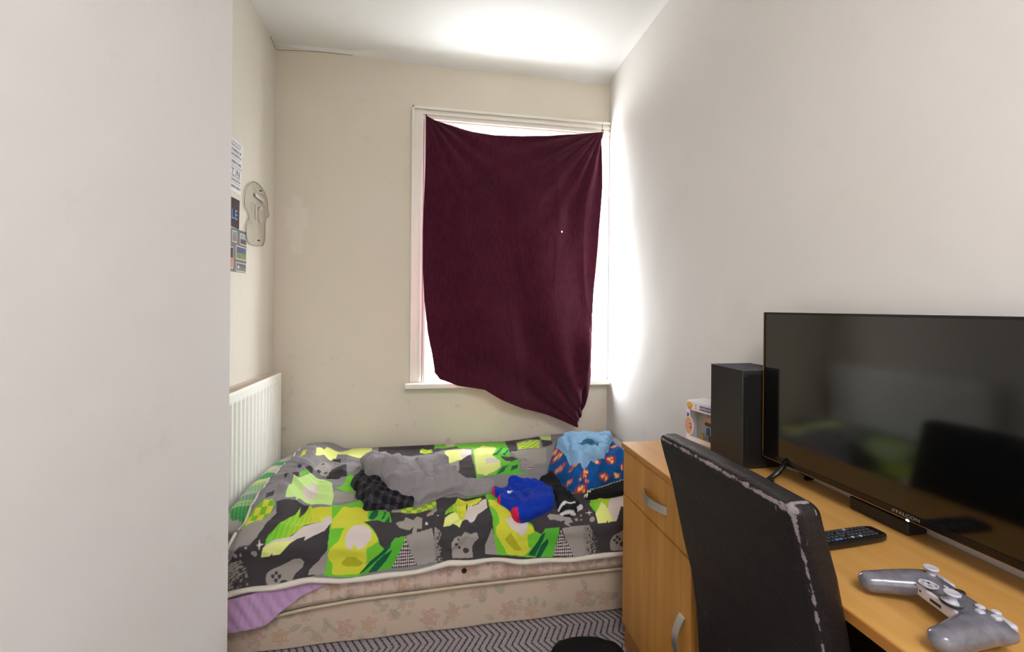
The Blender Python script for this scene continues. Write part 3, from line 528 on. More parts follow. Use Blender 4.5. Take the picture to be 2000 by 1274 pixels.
# ---- the duvet's resting surface: u runs along the bed (metres, world X), v runs from the wall over the front edge ----
def sstep(a, b, x):
    t = np.clip((x - a) / (b - a), 0, 1); return t * t * (3 - 2 * t)
def hem_z(x):
    return np.interp(x, [-.85, -.70, -.55, -.41, -.33, -.13, .04, .16, .32, .52, .74, 1.05],
                     [.205, .216, .253, .268, .254, .257, .282, .277, .262, .256, .251, .25])
def top_z(x, y):
    z = .405 + .022 * np.sin(np.pi * np.clip((y - 1.6) / .93, 0, 1))
    z = z + .068 * sstep(-.50, -.60, x) * sstep(1.60, 1.74, y) * (1 - .45 * sstep(2.2, 2.5, y))
    z = z + .03 * sstep(.35, .75, x) * sstep(2.1, 2.5, y)
    return z
YB, YF, RC = 2.505, 1.575, .075
def duvet_surf(u, v):
    u = np.asarray(u, float); v = np.asarray(v, float)
    lt = YB - (YF + RC); arc = RC * np.pi / 2
    y_top = YB - v
    a = np.clip((v - lt) / RC, 0, np.pi / 2)
    zc = top_z(u, np.maximum(y_top, YF + RC))
    y = np.where(v < lt, y_top, YF + RC - RC * np.sin(a))
    z = np.where(v < lt, zc, zc - RC * (1 - np.cos(a)))
    down = np.clip(v - lt - arc, 0, None)
    full = np.maximum(zc - RC - hem_z(u), .01)
    z = z - down * full / .09
    y = y - .010 * down / .09
    x = u - .09 * (down / .09) * sstep(-.3, -.68, u) - .02 * sstep(lt - .05, lt + arc, v) * sstep(-.5, -.68, u)
    # the left edge turns down a little where it ends
    e = np.clip((-.655 - u) / .025, 0, 1)
    z = z - .012 * e ** 2 * (v < lt + .03)
    return x, y, z
VMAX = (YB - YF - RC) + RC * np.pi / 2 + .09

# ================================================================ THE ROOM
LW, RW, FW, CH = -0.908, 1.052, 2.54, 2.672       # left wall x, right wall x, far wall y, ceiling z
NX, NY, BK = -0.600, 1.355, -1.70                 # near wall face x, its corner y, back of room y
M_wall_r = mat_wall('cream_plaster_right', (223, 218, 215))
M_wall_n = mat_wall('plaster_near', (228, 224, 224))
M_wall_f = mat_wall('cream_plaster_far', (220, 211, 196), marks=[(-.792, 1.78, .026, .055), (-.790, 1.71, .058, .060), (-.790, 1.60, .034, .09)])
M_wall_l = mat_wall('cream_plaster_left', (214, 207, 197))
M_ceil = mat_wall('white_ceiling', (232, 231, 229))
M_gloss = mat('white_gloss_paint', (232, 228, 216), .3, spec=.5, bump=(30, .05))
M_carpet = mat_carpet()

def structure(o): return tag(o, kind='structure')
def plain(name, mb, m, **k): return structure(mb.build(name, m, **k))
plain('floor', MB().box((LW - .1, BK - .1, -.08), (RW + .1, FW + .1, 0)), M_carpet)
plain('ceiling', MB().box((LW - .1, BK - .1, CH), (RW + .1, FW + .1, CH + .08)), M_ceil)
plain('wall_right', MB().box((RW, BK, 0), (RW + .1, FW + .16, CH)), M_wall_r)
plain('wall_left', MB().box((LW - .1, NY, 0), (LW, FW + .16, CH)), M_wall_l)
plain('wall_near', MB().box((LW - .1, BK, 0), (NX, NY, CH)), M_wall_n, bevel=.004)
plain('wall_front', MB().box((LW - .1, BK - .1, 0), (RW + .1, BK, CH)), M_wall_r)
OX0, OX1, OZ0, OZ1 = -.085, 1.030, .775, 2.300     # window opening
w = MB().box((LW, FW, 0), (OX0, FW + .16, CH)).box((OX1, FW, 0), (RW, FW + .16, CH))
w.box((OX0, FW, 0), (OX1, FW + .16, OZ0 - .03)).box((OX0, FW, OZ1), (OX1, FW + .16, CH))
plain('wall_back', w, M_wall_f)
# the ceiling slopes softly down to the far wall, more so towards the window
xs = np.linspace(LW, RW, 40); V = []; F = []
for i, x in enumerate(xs):
    k = float(np.clip((x + .5) / .35, 0, 1)); k = k * k * (3 - 2 * k)
    wob = .004 * math.sin(x * 9) + .003 * math.sin(x * 23)
    y1 = FW - .02 - (.165 + .01 * math.sin(x * 5)) * k
    for t in np.linspace(0, 1, 9):
        y = y1 + (FW - y1) * t
        z = CH - (.012 + .020 * k + wob) * (t ** 1.7)
        V.append((x, y, z - .0005))
F = grid_faces(40, 9)
structure(link('trim_1', mesh(V, F, 'cove', True), M_ceil))
# fine crack beside the left corner of the ceiling
cr = MB().tube([(LW + .004, 2.45, CH - .014), (LW + .003, 2.49, CH - .020), (LW + .004, 2.51, CH - .036), (LW + .004, 2.535, CH - .034)], .0014, 5)
cr.tube([(LW + .004, 2.537, CH - .034), (-.80, 2.537, CH - .026), (-.66, 2.537, CH - .020), (-.5, 2.537, CH - .0195)], .0012, 5)
plain('trim_2', cr, mat('crack_shadow', (120, 110, 92), .9))

# window: moulded casing, deep reveal, sash with two panes
win = empty('window_1', (0.47, FW, OZ0)); structure(win)
def wchild(name, mb, m, **k):
    for i, v in enumerate(mb.v): mb.v[i] = (v[0] - .47, v[1] - FW, v[2] - OZ0)
    return mb.build(name, m, win, **k)
cs = MB()
cs.box((-.165, 2.522, OZ0), (OX0, FW + .001, OZ1 + .085)).box((-.165, 2.512, OZ0), (-.150, 2.523, OZ1 + .085)).box((-.118, 2.514, OZ0), (-.103, 2.523, OZ1 + .03)).box((-.098, 2.518, OZ0), (OX0, 2.523, OZ1 + .01))
cs.box((OX0 + .001, 2.522, OZ1), (RW - .001, FW + .001, OZ1 + .085)).box((-.150, 2.508, OZ1 + .070), (RW - .001, 2.523, OZ1 + .085)).box((-.103, 2.512, OZ1 + .040), (RW - .001, 2.523, OZ1 + .056)).box((OX0 + .0, 2.515, OZ1 + .012), (RW - .001, 2.523, OZ1 + .026))
cs.box((OX1, 2.524, OZ0), (RW - .001, FW + .001, OZ1))
wchild('casing', cs, M_gloss, bevel=.003)
rv = MB().box((OX0, FW - .002, OZ0), (OX0 + .012, 2.70, OZ1)).box((OX1 - .012, FW - .002, OZ0), (OX1, 2.70, OZ1)).box((OX0 + .012, FW - .002, OZ1 - .012), (OX1 - .012, 2.70, OZ1))
wchild('reveal', rv, M_gloss)
sa = MB()
for (a, b) in (((OX0 + .012, OZ0), (OX0 + .034, OZ1 - .012)), ((OX1 - .034, OZ0), (OX1 - .012, OZ1 - .012)), ((OX0 + .034, OZ0), (OX1 - .034, OZ0 + .05)),
               ((OX0 + .034, OZ1 - .035), (OX1 - .034, OZ1 - .012)), ((OX0 + .034, 1.52), (OX1 - .034, 1.56))):
    sa.box((a[0], 2.62, a[1]), (b[0], 2.655, b[1]))
wchild('sash', sa, M_gloss, bevel=.002)
M_glass = mat_glass('window_glass')
for z0, z1 in ((OZ0 + .05, 1.52), (1.56, OZ1 - .035)):
    wchild('pane', MB().box((OX0 + .034, 2.636, z0), (OX1 - .034, 2.640, z1)), M_glass)
wchild('sill', MB().rbox((1.232, .235, .030), .006, c=(.425, 2.5875, .760)), M_gloss, angle=50)

# ================================================================ WINDOW COVERING
BLANKET_LEFT = [(-.086,2.32),(-.083,2.144),(-.09,1.904),(-.097,1.666),(-.095,1.445),(-.084,1.258),(-.062,1.071),(-.038,.947),(-.022,.846),(.009,.806)]
BLANKET_LOW = [(.009,.806),(.11,.765),(.26,.746),(.356,.689),(.486,.63),(.635,.585),(.735,.546),(.82,.514)]
BLANKET_RIGHT = [(.996,2.31),(.983,2.257),(.981,1.965),(.97,1.794),(.951,1.539),(.932,1.337),(.917,1.169),(.92,1.036),(.923,.904),(.919,.788),(.89,.69),(.855,.577),(.82,.514)]
BLANKET_TOP = [(-.086,2.32),(-.035,2.296),(.076,2.269),(.188,2.246),(.318,2.236),(.484,2.244),(.671,2.262),(.827,2.283),(.996,2.31)]
BLANKET_SLIT = [(.912,1.17),(.901,1.07),(.892,.954),(.86,.806),(.83,.708),(.804,.628),(.803,.547)]
def along(pts, t):
    p = np.array(pts); d = np.r_[0, np.cumsum(np.hypot(*np.diff(p, axis=0).T))]; d /= d[-1]
    return np.stack([np.interp(t, d, p[:, 0]), np.interp(t, d, p[:, 1])], -1)
nu, nv = 190, 270
s, t = np.meshgrid(np.linspace(0, 1, nu), np.linspace(0, 1, nv), indexing='ij')
Lc, Rc = along(BLANKET_LEFT, t), along(BLANKET_RIGHT, t); Tc, Bc = along(BLANKET_TOP, s), along(BLANKET_LOW, s)
P00, P10, P01, P11 = [np.array(p) for p in (BLANKET_TOP[0], BLANKET_TOP[-1], BLANKET_LOW[0], BLANKET_LOW[-1])]
S3, T3 = s[..., None], t[..., None]
XZ = (1 - S3) * Lc + S3 * Rc + (1 - T3) * Tc + T3 * Bc - ((1 - S3) * (1 - T3) * P00 + S3 * (1 - T3) * P10 + (1 - S3) * T3 * P01 + S3 * T3 * P11)
X, Z = XZ[..., 0], XZ[..., 1]
Yb = np.interp(Z, [.5, .74, .80, 1.2, 2.3], [2.425, 2.432, 2.437, 2.452, 2.495])
env = np.clip(t * 4, 0, 1)
fold = .020 * np.sin((X - .15 * (2.3 - Z)) * 14) * env * t + .036 * (ridge(X * 3.0 + Z * .7, Z * .8, 3) - .5) * env * (.4 + .6 * t) + .014 * (ridge(X * 7, Z * 1.6, 6) - .5) * env + .004 * fbm(X * 14, Z * 9, 5)
# tension folds fanning out of the right-hand nail, and the slack gathered at the bottom right
rx, rz = .99 - X, 2.31 - Z; ang = np.arctan2(rx, rz + .02); rad = np.hypot(rx, rz)
fold += .012 * np.cos(ang * 26) * np.exp(-rad * 1.6) * np.clip(rad * 6, 0, 1)
lx, lz = X + .086, 2.32 - Z; la = np.arctan2(lx, lz + .02); lr = np.hypot(lx, lz)
fold += .007 * np.cos(la * 22) * np.exp(-lr * 2.5) * np.clip(lr * 6, 0, 1)
bx_, bz_ = .82 - X, Z - .50; ba = np.arctan2(bz_, bx_ + .05); br = np.hypot(bx_, bz_)
fold += .032 * np.cos(ba * 15 + .6) * np.exp(-br * 2.2) * np.clip(br * 5, 0, 1)
dsl, _, _ = seg_dist(X, Z, BLANKET_SLIT, False)
sx = np.interp(Z, [p[1] for p in BLANKET_SLIT[::-1]], [p[0] for p in BLANKET_SLIT[::-1]])
low = np.clip((1.12 - Z) / .25, 0, 1)
right_of = X > sx
Yb = Yb - fold - .045 * low * np.exp(-(dsl / .05) ** 2) * (~right_of) + .030 * low * np.clip(dsl / .012, 0, 1) * right_of * np.exp(-dsl / .12) + .02 * low * right_of
Yb = np.minimum(Yb, 2.505)
Yb[:, :6] = np.minimum(Yb[:, :6] , 2.50)
V = np.stack([X, Yb, Z], -1).reshape(-1, 3); F = grid_faces(nu, nv)
c_ = V[F].mean(1)
F = F[~((np.hypot(c_[:, 0] - .730, c_[:, 2] - 1.682) < .0036))]
M_bl = mat('maroon_fleece', (68, 24, 39), .95, sheen=.6, spec=.05, bump=(420, .5), var=(7, .30))
nt = M_bl.node_tree; b = nt.nodes['Principled BSDF']; b.inputs['Sheen Roughness'].default_value = .45; b.inputs['Sheen Tint'].default_value = (.50, .27, .36, 1)
tcb = nt.nodes.new('ShaderNodeTexCoord'); mpb = nt.nodes.new('ShaderNodeMapping'); mpb.inputs['Scale'].default_value = (110, 110, 22)
nzb = nt.nodes.new('ShaderNodeTexNoise'); nzb.inputs['Scale'].default_value = 1.0; nzb.inputs['Detail'].default_value = 4
hsv = nt.nodes.new('ShaderNodeHueSaturation'); mrb = nt.nodes.new('ShaderNodeMapRange'); mrb.inputs['From Min'].default_value = .3; mrb.inputs['From Max'].default_value = .75; mrb.inputs['To Min'].default_value = .78; mrb.inputs['To Max'].default_value = 1.35
nt.links.new(tcb.outputs['Object'], mpb.inputs[0]); nt.links.new(mpb.outputs[0], nzb.inputs['Vector']); nt.links.new(nzb.outputs['Fac'], mrb.inputs['Value']); nt.links.new(mrb.outputs[0], hsv.inputs['Value'])
nt.links.new(b.inputs['Base Color'].links[0].from_socket, hsv.inputs['Color']); nt.links.new(hsv.outputs[0], b.inputs['Base Color'])
tr = nt.nodes.new('ShaderNodeBsdfTranslucent'); tr.inputs[0].default_value = lin((120, 30, 60)) + (1,)
mxs = nt.nodes.new('ShaderNodeMixShader'); mxs.inputs[0].default_value = .012
nt.links.new(b.outputs[0], mxs.inputs[1]); nt.links.new(tr.outputs[0], mxs.inputs[2]); nt.links.new(mxs.outputs[0], nt.nodes['Material Output'].inputs[0])
blanket = link('blanket', fast_mesh(V, F, 'blanket'), M_bl)
sd = blanket.modifiers.new('thickness', 'SOLIDIFY'); sd.thickness = .004; sd.offset = 0
tag(blanket, 'maroon fleece blanket hung over the window and sagging below the sill', 'blanket')
hm = MB()
P = along(BLANKET_TOP, np.linspace(0, 1, 60)); hm.tube([(p[0], 2.492, p[1]) for p in P], .0045, 8)
hm.build('hem', M_bl, blanket, smooth=True)
M_nail = mat('dark_steel', (60, 55, 50), .4, metal=.8)
for nm, x, z, lab in (('nail', -.084, 2.321, 'dark nail pinning the left top corner of the maroon blanket'), ('hook', .990, 2.318, 'bent steel hook above the right top corner of the maroon blanket')):
    nb = MB().cyl((x, 2.525, z), (x, 2.485, z + .002), .0016, n=8).cyl((x, 2.486, z + .002), (x, 2.483, z + .002), .0045, n=12)
    if nm == 'hook': nb.tube([(x, 2.510, z + .006), (x + .001, 2.500, z + .022), (x - .002, 2.494, z + .036), (x + .004, 2.498, z + .046)], .0018, 6)
    tag(nb.build(nm, M_nail, smooth=False), lab, 'nail' if nm == 'nail' else 'hook')
tag(MB().cyl((-.158, 2.513, 2.381), (-.158, 2.506, 2.381), .003, n=8).build('nail', M_nail), 'small lone nail in the upper left corner of the window casing', 'nail')

# ================================================================ RADIATOR
rad_o = empty('radiator', (-.85, 2.06, .27), label='white panel radiator on the left wall at the head of the bed', cat='radiator')
M_rad = mat('radiator_enamel', (238, 237, 230), .35)
M_radtop = mat('dusty_grille', (206, 190, 176), .7, var=(20, .2))
Y0, Y1, Z0, Z1 = 1.60, 2.455, .27, .856
ys = np.linspace(Y0, Y1, 430); zs = np.concatenate([np.linspace(Z0, Z0 + .05, 10), np.linspace(Z0 + .06, Z1 - .075, 16), np.linspace(Z1 - .065, Z1, 14)])
YY, ZZ = np.meshgrid(ys, zs, indexing='ij')
fl = .5 + .5 * np.cos((YY - Y0) * 2 * np.pi / .0385); fl = np.clip(fl * 1.7 - .35, 0, 1)
mk = sstep(Z0 + .015, Z0 + .045, ZZ) * (1 - sstep(Z1 - .062, Z1 - .040, ZZ)) * sstep(Y0 + .02, Y0 + .03, YY) * (1 - sstep(Y1 - .05, Y1 - .04, YY))
XX = -.834 + .0 * YY - .011 * (1 - fl) * mk
edge = np.minimum(np.minimum(YY - Y0, Y1 - YY), np.minimum(ZZ - Z0, Z1 - ZZ)); XX = XX - .006 * (1 - np.clip(edge / .006, 0, 1)) ** 2
V = np.stack([XX + .85, YY - 2.06, ZZ - .27], -1).reshape(-1, 3)
link('front_panel', fast_mesh(V, grid_faces(len(ys), len(zs)), 'front_panel'), M_rad, rad_o)
def rchild(name, mb, m, **k):
    for i, v in enumerate(mb.v): mb.v[i] = (v[0] + .85, v[1] - 2.06, v[2] - .27)
    return mb.build(name, m, rad_o, **k)
g = MB().box((-.895, Y0 + .004, Z1 - .012), (-.843, Y1 - .004, Z1 - .008))
for k in range(60):
    y = Y0 + .012 + k * (Y1 - Y0 - .024) / 59; g.box((-.892, y - .0035, Z1 - .009), (-.846, y + .0035, Z1 - .002))
g.box((-.899, Y0, Z1 - .02), (-.892, Y1, Z1)).box((-.846, Y0, Z1 - .02), (-.840, Y1, Z1 - .0005))
rchild('top_grille', g, M_radtop)
rchild('side_panel', MB().box((-.899, Y1 - .004, Z0), (-.840, Y1 - .0005, Z1 - .002)), M_rad)
rchild('side_panel', MB().box((-.899, Y0 + .0005, Z0), (-.840, Y0 + .004, Z1 - .002)), M_rad)
rchild('rear_panel', MB().box((-.905, Y0 + .004, Z0), (-.898, Y1 - .004, Z1 - .003)), M_rad)
rchild('valve', MB().cyl((-.87, Y0 + .02, .20), (-.87, Y0 + .02, .27), .012, n=14).cyl((-.87, Y0 + .02, 0), (-.87, Y0 + .02, .20), .0075, n=12), M_rad, smooth=True)

# ================================================================ LEFT WALL: prints and sign
LM = Matrix(((0, 0, 1, 0), (1, 0, 0, 0), (0, 1, 0, 0), (0, 0, 0, 1)))      # local x -> +Y, local y -> +Z, local z -> +X
def lwall(y, z, x=LW): return Matrix.Translation((x, y, z)) @ LM
M_paper = mat('matt_paper', (222, 220, 222), .7); M_ink = mat('grey_ink', (120, 122, 130), .8); M_inkd = mat('dark_ink', (62, 62, 68), .8)
po = empty('poster', (LW + .0005, 1.975, 1.86), label='white paper poster with rows of grey lettering, topmost print on the left wall', cat='poster')
def pw(y, z, x=.0): return Matrix.Translation((x, y - 1.975, z - 1.86)) @ LM
MB().prism([(-.165, -.12), (.145, -.135), (.165, .10), (-.165, .125)], .0012, pw(1.985, 1.855)).build('sheet', M_paper, po)
ln = MB(); random.seed(4)
def row(z, h, y0=1.83, y1=2.13):
    y = y0
    while y < y1 - .008:
        wd = random.choice((.006, .008, .011, .014)); ln.prism([(0, 0), (wd, 0), (wd, h), (0, h)], .0003, pw(y, z, .0013)); y += wd + random.choice((.002, .003, .006))
for z, h in ((1.943, .004), (1.934, .003), (1.926, .005), (1.905, .011), (1.896, .003), (1.884, .008), (1.873, .003), (1.850, .013), (1.838, .004), (1.829, .003), (1.792, .006), (1.782, .004), (1.772, .007), (1.762, .004), (1.741, .012)): row(z, h)
ln.build('lettering', M_ink, po)
text('lettering', 'G IT IN', .036, M_inkd, po, pw(2.055, 1.812, .0013), squash=1.1)
dk = empty('photo_print', (LW + .0005, 2.03, 1.63), label='dark purple print with pale blue block letters, middle of the left wall prints', cat='print')
def pd(y, z, x=.0): return Matrix.Translation((x, y - 2.03, z - 1.63)) @ LM
MB().prism([(-.11, -.062), (.088, -.068), (.092, .065), (-.11, .062)], .0012, pd(2.03, 1.632)).build('sheet', mat('dark_print', (58, 38, 52), .45, var=(18, .5)), dk)
text('lettering', 'ALE', .062, mat('sky_blue_ink', (96, 160, 205), .6), dk, pd(2.055, 1.622, .0013), squash=.9)
cb = empty('photo_collage', (LW + .0005, 2.08, 1.46), label='grey photo collage board with white-edged pictures, lowest on the left wall', cat='collage')
def pc(y, z, x=.0): return Matrix.Translation((x, y - 2.08, z - 1.46)) @ LM
MB().prism([(-.20, -.098), (.108, -.094), (.112, .100), (-.20, .096)], .003, pc(2.08, 1.463)).build('board', mat('grey_board', (112, 110, 104), .6), cb)
for (y, z, w_, h_, c1, c2) in ((2.072, 1.525, .046, .052, (104, 144, 156), (150, 112, 118)), (2.155, 1.523, .066, .052, (150, 160, 158), (90, 70, 80)), (2.045, 1.428, .030, .096, (60, 42, 44), (190, 130, 110)),
                               (2.135, 1.457, .100, .062, (84, 88, 128), (124, 138, 84)), (2.137, 1.392, .100, .042, (100, 98, 96), (120, 118, 112)), (1.97, 1.50, .11, .09, (120, 110, 100), (80, 90, 110)), (1.96, 1.40, .12, .07, (90, 110, 130), (170, 150, 120))):
    f = MB().prism([(-w_ / 2, -h_ / 2), (w_ / 2, -h_ / 2), (w_ / 2, h_ / 2), (-w_ / 2, h_ / 2)], .0006, pc(y, z, .0031)).build('picture', mat('picture_border', (205, 205, 198), .6), cb)
    a, b2 = w_ / 2 - .004, h_ / 2 - .004
    MB().prism([(-a, 0), (a, 0), (a, b2), (-a, b2)], .0004, pc(y, z, .0038)).build('image_top', mat('picture_upper', c1, .5, var=(60, .5)), f)
    MB().prism([(-a, -b2), (a, -b2), (a, 0), (-a, 0)], .0004, pc(y, z, .0038)).build('image_bottom', mat('picture_lower', c2, .5, var=(60, .4)), f)
em = MB().lathe([(.004, 0), (.004, .0004), (.0085, .0004), (.0085, 0)], pc(2.108, 1.392, .0043), n=6)
em.build('emblem', M_paper, cb)
JERSEY = [(2.25,1.824),(2.31,1.832),(2.382,1.812),(2.424,1.776),(2.429,1.723),(2.446,1.713),(2.44,1.687),(2.396,1.672),(2.396,1.53),(2.294,1.513),(2.214,1.511),(2.179,1.533),(2.171,1.592),(2.205,1.62),(2.2,1.659),(2.154,1.685),(2.158,1.728),(2.175,1.775)]
js = empty('acrylic_sign', (LW + .001, 2.30, 1.67), label='clear acrylic plaque shaped like a football shirt with a round badge, on the left wall', cat='sign')
def pj(y, z, x=.0): return Matrix.Translation((x, y - 2.30, z - 1.67)) @ LM
outl = chaikin([(y, z) for y, z in JERSEY], 1)
M_acr = mat_glass('clear_acrylic', (.95, .945, .935), .05); M_acre = mat('acrylic_edge', (176, 172, 164), .2, spec=.7)
MB().prism([(y - 2.30, z - 1.67) for y, z in outl], .004, Matrix.Translation((.004, 0, 0)) @ LM).build('plate', M_acr, js)
MB().tube([(.006, y - 2.30, z - 1.67) for y, z in outl + outl[:1]], .0022, 6).build('polished_edge', M_acre, js, smooth=True)
M_etch = mat('etched_line', (196, 190, 182), .6)
e = MB().tube([(.0085, 2.222 - 2.30 + .047 * math.cos(a), 1.572 - 1.67 + .056 * math.sin(a)) for a in np.linspace(0, 2 * math.pi, 30)], .0015, 5)
for y in (2.232, 2.392): e.tube([(.0085, y - 2.30, .05), (.0085, y - 2.30 + .004, -.09 if y < 2.3 else -.13)], .0010, 5)
e.tube([(.0085, 2.245 - 2.30, .135), (.0085, 0, .118), (.0085, .09, .122)], .0010, 5)
e.build('etching', M_etch, js)
text('number', '10', .115, M_etch, js, pj(2.313, 1.675, .0082), squash=.8)
MB().prism([(-.05, -.008), (.06, -.014), (.06, .006), (-.05, .010)], .0003, pj(2.318, 1.762, .0082)).build('name_panel', M_etch, js)
for y, z in ((2.335, 1.80), (2.318, 1.545)): MB().cyl((.003, y - 2.30, z - 1.67), (.011, y - 2.30, z - 1.67), .0035, n=10).build('screw', M_nail, js)

# ================================================================ THE BED
PAL = dict(K=(62, 58, 60), G=(150, 143, 137), g=(128, 124, 126), L=(108, 186, 52), Y=(200, 202, 58), P=(216, 222, 132), W=(206, 194, 188), D=(22, 88, 58),
           B=(84, 172, 52), O=(170, 168, 38), Q=(184, 214, 132), R=(210, 40, 52))
def seam_z(x): return np.interp(x, [-.9, -.70, -.587, -.45, -.28, -.10, .09, .29, .74, 1.05], [.122, .126, .130, .148, .160, .164, .169, .171, .175, .176])
BX0, BX1, BY0, BY1 = -.826, 1.040, 1.598, 2.525

def flowers(x, z, seed, base, step=.30, zr=(.0, .17)):
    """faded woven bouquets: roses, small blossoms and leaves"""
    rgb = np.ones(x.shape + (3,)) * base
    rng = random.Random(seed)
    def put(mask, col, k): rgb[mask] = rgb[mask] * (1 - k) + np.array(col) * k
    def leaf(cx, cz, l, a):
        dx, dz = x - cx, z - cz; u = (dx * math.cos(a) + dz * math.sin(a)) / l; v = (-dx * math.sin(a) + dz * math.cos(a)) / (l * .42)
        put((np.abs(v) < 1 - u * u) & (np.abs(u) < 1), (146, 148, 130), .55); put((np.abs(v) < .12) & (np.abs(u) < .9), (196, 184, 164), .6)
    def rose(cx, cz, r, col):
        dx, dz = x - cx, z - cz; d = np.hypot(dx, dz) / r; a = np.arctan2(dz, dx)
        put(d < .82 + .16 * np.cos(a * 6 + cx * 40), col, .55)
        put((d < .95) & (np.abs(np.sin(d * 8 + a * 1.5)) < .18), (206, 190, 174), .7)
        put(d < .16, (190, 160, 130), .6)
    x0 = float(x.min()) - .1
    while x0 < float(x.max()) + .2:
        for k in range(7): leaf(x0 + rng.uniform(-.13, .15), rng.uniform(zr[0], zr[1]), rng.uniform(.018, .028), rng.uniform(0, 6.3))
        rose(x0, rng.uniform(.3, .55) * zr[1] + zr[0] * .5, .042, (176, 140, 130)); rose(x0 + .085, rng.uniform(.25, .45) * zr[1] + zr[0] * .6, .034, (182, 148, 120))
        rose(x0 + .17, rng.uniform(.5, .8) * zr[1] + zr[0] * .3, .026, (180, 146, 138)); rose(x0 - .10, rng.uniform(.2, .8) * zr[1] + zr[0] * .4, .022, (160, 150, 132))
        for k in range(5): rose(x0 + rng.uniform(-.14, .14), rng.uniform(zr[0], zr[1]), rng.uniform(.010, .016), (168, 150, 132))
        x0 += step
    return rgb

# divan base
M_floral = mat_paint('faded_floral_fabric', .85, sheen=.15, bump=(700, .2))
n = (300, 70); u, v = np.meshgrid(np.linspace(BX0, BX1, n[0]), np.linspace(0, 1, n[1]), indexing='ij')
zt = seam_z(u) - .004; z = .004 + v * (zt - .004)
y = BY0 + .004 - .004 * np.sin(np.pi * v) - .002 * np.sin(u * 21)
y = y + .010 * np.clip((v - .93) / .07, 0, 1) ** 2 + .006 * np.clip((.06 - v) / .06, 0, 1) ** 2
Vf = np.stack([u, y, z], -1).reshape(-1, 3); Ff = grid_faces(*n)
nb_ = len(Vf); i = np.arange(nb_).reshape(n)
top = i[:, -1]; bot = i[:, 0]
Vb = np.concatenate([np.stack([Vf[top, 0], np.full(n[0], BY1), Vf[top, 2]], -1), np.stack([Vf[bot, 0], np.full(n[0], BY1), Vf[bot, 2]], -1)])
it = nb_ + np.arange(n[0]); ib = it + n[0]
Fb = np.concatenate([np.stack([top[:-1], top[1:], it[1:], it[:-1]], -1), np.stack([it[:-1], it[1:], ib[1:], ib[:-1]], -1), np.stack([bot[1:], bot[:-1], ib[:-1], ib[1:]], -1)])
me = fast_mesh(np.concatenate([Vf, Vb]), np.concatenate([Ff, Fb]), 'divan', smooth=False)
rgb = flowers(Vf[:, 0].copy(), Vf[:, 2].copy(), 7, np.array((196, 176, 156.)))
set_paint(me, np.concatenate([rgb, np.ones((len(Vb), 3)) * (190, 172, 152)]))
base = empty('divan', (.07, 2.06, 0), label='low divan bed base in faded pink and cream floral fabric on the carpet', cat='divan')
me.transform(Matrix.Translation((-.07, -2.06, 0))); link('floral_box', me, M_floral, base)
M_pipe = mat('cream_piping', (196, 180, 152), .7, bump=(400, .3))
MB().tube([(x - .07, BY0 + .003 - 2.06, float(seam_z(x)) - .009) for x in np.linspace(BX0, BX1, 50)], .004, 8).build('piping', M_pipe, base, smooth=True)

# mattress
mt = empty('mattress', (.07, 2.06, .17), label='thin sagging mattress with faded pink quilted side on the divan base', cat='mattress')
def rounded_slab(nx, ny, fn_top, fn_bot, x0, x1, y0, y1, r, k=8):
    """closed pad: top and bottom sheets joined by a rounded side, as one grid around each section"""
    prof = []
    for j in range(ny): prof.append((j / (ny - 1), 1.0, 0))
    return prof
nx = 320; vs_ = []
sec = []                                   # section in (y, h): h 0 bottom .. 1 top
for a in np.linspace(0, 1, 26): sec.append((BY1 - (BY1 - BY0 - .01) * a, 1.0))
for a in np.linspace(0, math.pi / 2, 7)[1:]: sec.append((BY0 + .01 - .022 * math.sin(a), 1 - .10 * (1 - math.cos(a))))
for a in np.linspace(.9, .13, 22)[1:]: sec.append((BY0 - .012, a))
for a in np.linspace(0, math.pi / 2, 6)[1:]: sec.append((BY0 - .012 + .020 * (1 - math.cos(a)), .13 - .13 * math.sin(a)))
sec.append((BY1, 0.0)); sec = np.array(sec)
xs = np.linspace(BX0, BX1, nx); Xm, K = np.meshgrid(xs, np.arange(len(sec)), indexing='ij')
ym = sec[K, 0].copy(); hm_ = sec[K, 1]
zb = seam_z(Xm) + .002; zt = .352 + .010 * np.sin(Xm * 2)
zm = zb + hm_ * (zt - zb)
frontm = (ym < BY0 + .001) & (hm_ > .10)
tuft = np.abs(np.sin((Xm + .02) * np.pi / .058)) ** .5 * (.6 + .4 * np.abs(np.sin(hm_ * np.pi * 2.4)) ** .6)
ym = ym - frontm * .007 * tuft - frontm * .004 * np.clip((-.3 - Xm) / .3, 0, 1)
Vm = np.stack([Xm - .07, ym - 2.06, zm - .17], -1).reshape(-1, 3)
i = np.arange(nx * len(sec)).reshape(nx, len(sec)); Fm = grid_faces(nx, len(sec))
Fm = np.concatenate([Fm, np.stack([i[:-1, -1], i[1:, -1], i[1:, 0], i[:-1, 0]], -1)])
me = fast_mesh(Vm, Fm, 'mattress')
bm = bmesh.new(); bm.from_mesh(me); bm.verts.ensure_lookup_table()
for kx in (0, nx - 1): bm.faces.new([bm.verts[q] for q in (i[kx] if kx == 0 else i[kx][::-1])])
bmesh.ops.recalc_face_normals(bm, faces=bm.faces); bm.to_mesh(me); bm.free(); me.shade_smooth()
px_, pz_ = Xm.ravel(), zm.ravel()
rgb = flowers(px_, pz_, 21, np.array((206, 184, 168.)), step=.24, zr=(.17, .34))
strp = (np.abs(np.sin(pz_ * 260)) < .25) & (np.sin(px_ * 55) > -.2); rgb[strp] = rgb[strp] * .7 + np.array((186, 140, 132)) * .3
gl = np.abs(((px_ + .02) / .058) % 1 - .5) > .455; rgb[gl] = rgb[gl] * .75 + np.array((150, 130, 112)) * .25
set_paint(me, rgb)
link('quilted_body', me, mat_paint('faded_quilting', .85, sheen=.15, bump=(500, .25)), mt)
